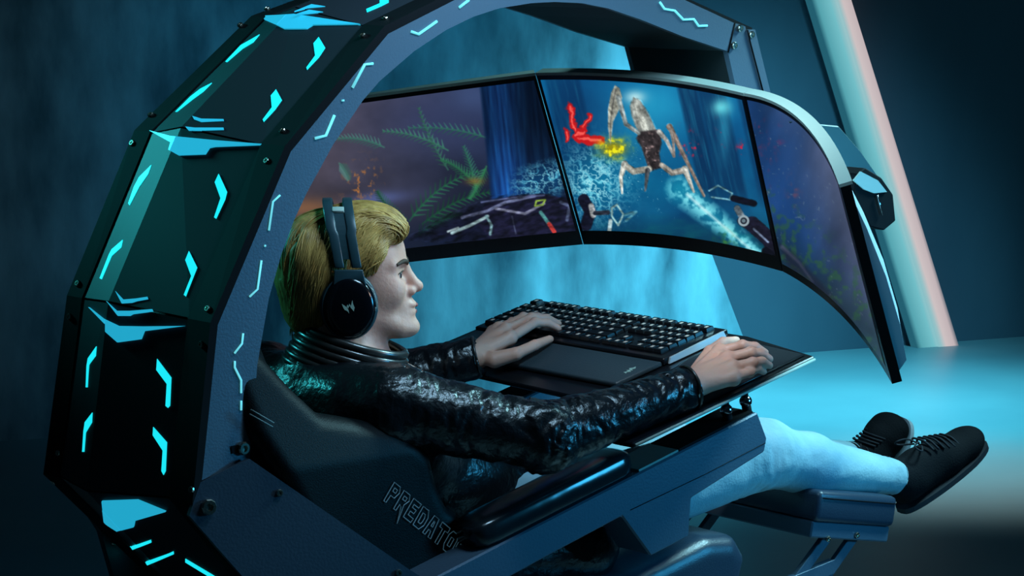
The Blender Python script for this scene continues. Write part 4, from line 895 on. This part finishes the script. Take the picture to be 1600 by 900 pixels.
hm = sculpt('hair', hair, HEAD - .20, HEAD + .20, .003, M['hair'], man, hdisp)
V, Fc = [], []
HP = []
for k in range(620):
    sd_ = -1 if rng.random() < .78 else 1
    if k < 420:   # sides and back: from the parting back and down
        a0 = rng.uniform(.15, 2.2); ph = rng.uniform(.12, 1.0); ln = rng.uniform(.5, 1.1)
        HP.append([(-20 + 130 * math.cos(a0 + t * ln), sd_ * (18 + 66 * min(1, ph * (.35 + .75 * t))), 20 + 130 * math.sin(a0 + t * ln) - 6 * t * t) for t in np.linspace(0, 1, 9)])
    else:         # quiff: from the crown forward
        a0 = rng.uniform(1.3, 1.9); y0 = rng.uniform(-60, 40)
        HP.append([(-20 + 130 * math.cos(a0 - t * 1.12), y0 - 14 * t, 20 + 130 * math.sin(a0 - t * 1.12)) for t in np.linspace(0, 1, 9)])
HP = np.array(HP).reshape(-1, 3) / 1000; c_ = Hd(-20, 0, 20); HW = HEAD + HP[:, :1] * HX + HP[:, 1:2] * HY + HP[:, 2:] * HZ
HDIR = HW - c_; HDIR /= np.linalg.norm(HDIR, axis=1)[:, None]; tt_ = np.full(len(HW), .2)
for _ in range(24): e_ = hair(c_ + HDIR * tt_[:, None]); tt_ -= np.maximum(e_ - .0006, 0) * .8
HW = (c_ + HDIR * tt_[:, None]).reshape(-1, 9, 3)
for k in range(620):
    lift = rng.uniform(-.0005, .004)
    pts = [p + unit(p - c_) * (lift * math.sin(math.pi * min(1, i / 8 + .12)) + .0008) for i, p in enumerate(HW[k])]
    v_, f_ = tube_geo(catmull(pts, 2), [.0016 * math.sin(math.pi * (i + 1.2) / 19.5) + .0002 for i in range(17)], 4, False)
    b_ = len(V); V += v_; Fc += [[a + b_ for a in f] for f in f_]
# side strands, laid on the surface by looking at it along the head's lateral axis
NS = 1300; SP = []
for k in range(NS):
    x0 = rng.uniform(-70, 84); z0 = rng.uniform(48, 118) - max(0, x0 - 40) * .5; q_ = rng.random()
    if x0 > 20: x1, z1_ = x0 - rng.uniform(30, 80), z0 - rng.uniform(30, 75)
    else: x1, z1_ = x0 - rng.uniform(20, 70) * (1 if x0 > -40 else .5), z0 - rng.uniform(90, 190)
    xm, zm = (x0 + x1) / 2 - rng.uniform(4, 16), (z0 + z1_) / 2 + rng.uniform(6, 22); wv = rng.uniform(-4, 4); fr = rng.uniform(2, 6)
    SP.append([((1 - t) ** 2 * x0 + 2 * t * (1 - t) * xm + t * t * x1 + wv * math.sin(fr * t), (1 - t) ** 2 * z0 + 2 * t * (1 - t) * zm + t * t * z1_) for t in np.linspace(0, 1, 11)])
SP = np.array(SP) / 1000
for sgn, cnt in ((-1, NS), (1, 350)):
    q = SP[:cnt].reshape(-1, 2); o_ = HEAD + q[:, :1] * HX + q[:, 1:] * HZ + HY * sgn * .16; tt_ = np.zeros(len(q))
    for _ in range(26): e_ = hair(o_ - HY * sgn * tt_[:, None]); tt_ += np.maximum(e_ - .0006, 0) * .85
    W = (o_ - HY * sgn * tt_[:, None]).reshape(-1, 11, 3); ok = (tt_.reshape(-1, 11) < .15)
    for k in range(cnt):
        n_ok = int(np.argmin(ok[k])) if not ok[k].all() else 11
        if n_ok < 4: continue
        lift = rng.uniform(0, .0035); pts = [p + HY * sgn * (lift * math.sin(math.pi * i / 11) + .0006) for i, p in enumerate(W[k][:n_ok])]
        if max(np.linalg.norm(pts[i + 1] - pts[i]) for i in range(len(pts) - 1)) > .05: continue
        v_, f_ = tube_geo(pts, [.0015 * math.sin(math.pi * (i + .9) / (len(pts) + .8)) + .0002 for i in range(len(pts))], 4, False); b_ = len(V); V += v_; Fc += [[a + b_ for a in f] for f in f_]
for k in range(46):   # loose ends at the nape
    y0 = rng.uniform(-66, 40); x0 = rng.uniform(-104, -40); p0 = Hd(x0 + abs(y0) * .3, y0, -70 + rng.uniform(-14, 10)); p1 = Hd(x0 + rng.uniform(-14, 12) + abs(y0) * .3, y0 * 1.02 - 4, -112 + rng.uniform(-16, 8))
    v_, f_ = tube_geo(catmull([p0, (p0 + p1) / 2 + HX * rng.uniform(-.006, .006), p1], 5), [.0028 * (1 - i / 11) + .0003 for i in range(11)], 4, False); b_ = len(V); V += v_; Fc += [[a + b_ for a in f] for f in f_]
mk('strands', V, Fc, M['hair'], hm, True, 'stuff', fix=False)

# ---- leather jacket
jk = SDF()
jk.add(s_cone((-0.065, -0.11, 0.850), (-0.075, 0.11, 0.850), .082, .082), .03)
jk.add(s_ell((0.02, 0, 0.80), (.155, .190, .135), (unit((1, 0, -1)), (0, 1, 0), unit((1, 0, 1)))), .04)
jk.add(s_cone((0.06, 0, 0.76), (0.30, 0, 0.615), .145, .125), .04)
jk.add(s_cone((0.22, -0.10, 0.57), (0.42, -0.13, 0.545), .08, .075), .03)
jk.add(s_cone((-0.05, 0, 0.88), (-0.02, 0, 0.925), .085, .070), .02)
for a, b, c_ in ((SHR, ELR, WRR), (SHL, ELL, WRL)):
    jk.add(s_ell(a + (0, 0, -.005), (.075, .06, .066)), .03)
    jk.add(s_cone(a, b, .066, .054), .03); e_ = c_ + unit(b - c_) * .012; jk.add(s_cone(b, e_, .053, .039), .025)
    jk.cut(s_cone(c_ + unit(c_ - b) * .055, c_ + unit(c_ - b) * .022, .06, .035), .003)
def fold(p):
    d = np.zeros(len(p))
    for a, b, amp in ((SHR, ELR, .0075), (ELR, WRR, .0085), (SHL, ELL, .006), (ELL, WRL, .008)):
        ab = b - a; L_ = np.linalg.norm(ab); t_ = ab / L_; rel = p - a; s1 = rel @ t_; rad = rel - s1[:, None] * t_; u, v_ = frame(t_)
        w_ = np.exp(-(np.maximum(np.linalg.norm(rad, axis=1) - .06, 0) / .03) ** 2) * ((s1 > -.04) & (s1 < L_ + .04))
        cu, cv = rad @ u, rad @ v_; n_ = fbm(np.stack([s1 * 62 + 9 * vnoise(rel * 14), cu * 16 + cv * 10, cv * 16], -1), 3); d += w_ * (np.abs(n_ - .46) * 2.6 - .35) * amp
    n_ = fbm(p * np.array([14, 9, 22]), 3); return d + (n_ - .45) * .012
jo = sculpt('jacket', jk, (-0.26, -0.45, 0.40), (0.72, 0.47, 1.05), .0045, M['jacket'], man, fold)
nd = unit(Hd(-12, 0, -60) - NECK)
def ring(c_, ax, ra, rb, r_, n=40, tilt=None):
    u = unit(HX - ax * (HX @ ax)); v_ = np.cross(ax, u); return [c_ + u * ra * math.cos(a) + v_ * rb * math.sin(a) for a in np.linspace(0.0, 2 * math.pi, n)]
cax = unit(HX * 0.30 + ZV)
for k in range(6):
    c_ = NECK + HX * .022 + cax * (.0125 * k - .026); tube('collar_rib', ring(c_, cax, .106 - .003 * k, .094 - .0015 * k, 0), .0078, M['rib'], jo, 8)
for c_, b, ax in ((WRR, ELR, 1), (WRL, ELL, 1)):
    t_ = unit(c_ - b); u, v_ = frame(t_); o_ = c_ + t_ * .004
    tube('cuff_seam', [o_ + (u * math.cos(a) + v_ * math.sin(a)) * .0385 for a in np.linspace(0, 2 * math.pi, 28)], .003, M['rib'], jo, 6)
# ---- jeans
jn = SDF()
jn.add(s_cone(HIP + (-.02, -.07, 0), HIP + (-.02, .07, 0), .105, .105), .03)
for a, b, c_ in ((HR, KNR, ANR), (HL, KNL, ANL)):
    jn.add(s_cone(a, b + unit(a - b) * .05, .092, .072), .03); jn.add(s_ell(b, (.066, .064, .064)), .03)
    t_ = unit(c_ - b); jn.add(s_cone(b + t_ * .03 - (0, 0, .004), b + t_ * .14 - (0, 0, .006), .062, .058), .03); jn.add(s_cone(b + t_ * .14 - (0, 0, .006), c_ - t_ * .006, .058, .036), .025)
    jn.cut(s_cone(c_ + t_ * .05, c_ + t_ * .020, .06, .0335), .003)
def jfold(p):
    d = (fbm(p * np.array([18, 18, 30]), 3) - .45) * .006
    for a, b in ((KNR, ANR), (KNL, ANL), (HR, KNR)):
        ab = b - a; L_ = np.linalg.norm(ab); t_ = ab / L_; rel = p - a; s1 = rel @ t_
        w_ = np.exp(-((s1 - L_ * .92) / .05) ** 2) + .8 * np.exp(-((s1 - .03) / .06) ** 2); rad = np.linalg.norm(rel - s1[:, None] * t_, axis=1)
        d += w_ * (rad < .12) * (np.abs(fbm(np.stack([s1 * 48 + rel[:, 1] * 20, rel[:, 1] * 14, rel[:, 2] * 14], -1), 2) - .37) * 2.4 - .3) * .007
    return d
jo2 = sculpt('jeans', jn, (0.10, -0.32, 0.40), (1.60, 0.32, 0.84), .0045, M['jeans'], man, jfold)
for b, c_ in ((KNR, ANR), (KNL, ANL)):
    t_ = unit(c_ - b); u, v_ = frame(t_)
    for dz, rr_ in ((.014, .0345), (-.002, .0368)):
        tube('hem', [c_ + t_ * dz + (u * math.cos(a) + v_ * math.sin(a)) * rr_ for a in np.linspace(0, 2 * math.pi, 28)], .0022 if dz > 0 else .0009, M['jeans'], jo2, 6)
# ---- shoes
def shoe(ank, heel, toe, topv, lab, sole_m, Y):
    f_ = unit(toe - heel); up_ = unit(topv - f_ * (topv @ f_)); lt = unit(np.cross(up_, f_)); L_ = np.linalg.norm(toe - heel)
    q = lambda x, y, z: heel + f_ * x * L_ + lt * y + up_ * z
    s = SDF(); s.add(s_cone(q(.10, 0, .045), q(.52, .004, .036), .037, .041), .02); s.add(s_ell(q(.80, .004, .026), (L_ * .22, .046, .033), (f_, lt, up_)), .03); s.add(s_ell(q(.60, .004, .034), (L_ * .20, .043, .036), (f_, lt, up_)), .02)
    s.add(s_cone(q(.17, 0, .06), ank + unit(ank - q(.17, 0, .06)) * .02, .039, .034), .02); s.add(s_cone(q(.30, 0, .07), q(.52, 0, .062), .030, .024), .02)
    s.cut(s_box(q(.5, 0, -.03), (L_, .2, .03), .001, (f_, lt, up_)), .003)
    o = sculpt('shoe', s, np.minimum(np.minimum(heel, toe), ank) - .09, np.maximum(np.maximum(heel, toe), ank) + .09, .0032, M['shoe'], man); o['label'] = lab
    pr_ = []
    for a in np.linspace(0, 2 * math.pi, 36, endpoint=False):
        x = .5 + .51 * math.cos(a); wd = (.036 + .012 * min(1, max(0, x)) ) * (abs(math.sin(a)) ** .6) * (1 if math.sin(a) > 0 else -1); pr_.append(q(x, wd, -.007 + .012 * max(0, x - .75) ** 1.0))
    prism('sole', pr_, up_ * .012, M[sole_m], o)
    for k in range(6):
        x = .40 + .055 * k; z = .110 - .0072 * k; c_ = [q(x + .01, -.030, z - .022), q(x, -.014, z - .003), q(x - .004, .004, z), q(x, .020, z - .003), q(x + .01, .034, z - .022)]
        tube('lace', catmull(c_, 4), .0026, M['lace'], o, 6)
    for sg in (1, -1): tube('bow_loop', catmull([q(.38, 0, .102), q(.33, .016 * sg, .118), q(.25, .026 * sg, .122), q(.28, .034 * sg, .108), q(.37, .01 * sg, .101)], 6), .002, M['lace'], o, 6)
    return o
h_, t_ = P(1408, 797, Y=-0.14), P(1533, 692, Y=-0.16); shoe(ANR, h_, t_, np.array([-0.6, 0, 1.0]), 'black suede trainer nearer the camera', 'dark_sole', 0)
h_, t_ = P(1377, 742, Y=0.12), P(1402, 655, Y=0.10); t_ = h_ + (t_ - h_) + np.array([0.02, 0.0, 0]); shoe(ANL, h_, t_ , np.array([-1.0, 0.0, 0.35]), 'black trainer with white sole turned upright', 'sole', 0)

# ------------------------------------------------------------------ headset
hsT = thing('headset', 'dark headset with twin headband rails and glossy ear cup on the man\'s head', 'headset', tuple(Hd(0, 0, 130)))
def bandpt(t, dx=0.0, dr=0.0):
    """t: 0 at the near ear .. 1 at the far ear, over the crown"""
    a = math.pi * t; ca = math.cos(a); y = -math.copysign(abs(ca) ** .74, ca) * (97 + dr); z = 2 + math.sin(a) ** .74 * (129 + dr); x = 3 - 21 * (z / 126.0); return Hd(x + dx, y, z)
for dx in (-17, 17):
    lp = []
    for t in np.linspace(0.03, .97, 41):
        c_ = bandpt(t, dx * (1 if .18 < t < .82 else .85)); o_ = unit(c_ - Hd(-10, 0, 20)); lp.append([c_ + HX * .0085 + o_ * .0035, c_ - HX * .0085 + o_ * .0035, c_ - HX * .0085 - o_ * .0045, c_ + HX * .0085 - o_ * .0045])
    b = loft('band_rail', lp, M['headset'], hsT); bev(b, .0022, 2)
for t0, t1 in ((.06, .33), (.67, .94)):
    lp = []
    for t in np.linspace(t0, t1, 11):
        c_ = bandpt(t, 0, -1.0); o_ = unit(c_ - Hd(-10, 0, 20)); lp.append([c_ + HX * .018 + o_ * .002, c_ - HX * .018 + o_ * .002, c_ - HX * .018 - o_ * .003, c_ + HX * .018 - o_ * .003])
    loft('band_bridge', lp, M['headset'], hsT)
lp = []
for t in np.linspace(.28, .72, 21):
    c_ = bandpt(t, 0, -14); o_ = unit(c_ - Hd(-10, 0, 20)); lp.append([c_ + HX * .018 + o_ * .004, c_ - HX * .018 + o_ * .004, c_ - HX * .018 - o_ * .004, c_ + HX * .018 - o_ * .004])
loft('head_pad', lp, M['black'], hsT)
box('clip', bandpt(.335, 0, 1.5), (HX, unit(np.cross(HX, unit(bandpt(.335) - HEAD))), unit(bandpt(.335) - HEAD)), (.010, .007, .003), M['edge'], hsT, .001)
for s_ in (-1, 1):
    cx, cz = 0, -42
    def rg(y, rx, rz, dz=0): return [Hd(cx + rx * math.cos(a), s_ * y, cz + dz + rz * math.sin(a)) for a in np.linspace(0, 2 * math.pi, 40, endpoint=False)]
    cush = loft('ear_cushion', [rg(70, 42, 50), rg(73, 48, 57), rg(84, 50, 59), rg(91, 48, 57)], M['headset'], hsT, smooth=True)
    cup = loft('ear_cup', [rg(90, 44, 53), rg(95, 46, 55), rg(104, 43, 52, -1), rg(108, 37, 45, -1), rg(110, 25, 31, -1), rg(110.8, 8, 10, -1)], M['cup'], hsT, smooth=True)
    tube('cup_ring', rg(101, 45, 54) + rg(101, 45, 54)[:1], .0016, M['headset'], cup, 6)
    prism('yoke', [Hd(x, s_ * 97, z) for x, z in ((-27, -14), (-24, 22), (24, 22), (30, -8), (22, 2), (-18, 0))], HY * s_ * .008, M['headset'], hsT, .0015, 2)
    prism('arm_strip', [Hd(x, s_ * 92, z) for x, z in ((30, -2), (42, -14), (49, -36), (50, -52), (46, -36), (38, -18), (27, -6))], HY * s_ * .007, M['edge'], hsT)
    if s_ < 0:
        E_ = [[(-15, 9), (-9, 5), (-4, 1), (-1, -5), (0, -11), (-4, -6), (-9, -4), (-12, 1)], [(7, 17), (9, 8), (12, 1), (10, -7), (7, -3), (4, 0), (2, 5), (0, 3), (-2, -2), (-1, 4), (1, 9), (4, 4)], [(-3, 8), (-1, 3), (-2, 0), (-5, 3)]]
        for e in E_: prism('emblem', [Hd(cx + x * .8, -110.4, cz + z * .8) for x, z in e], -HY * .0012, M['emblem'], cup)
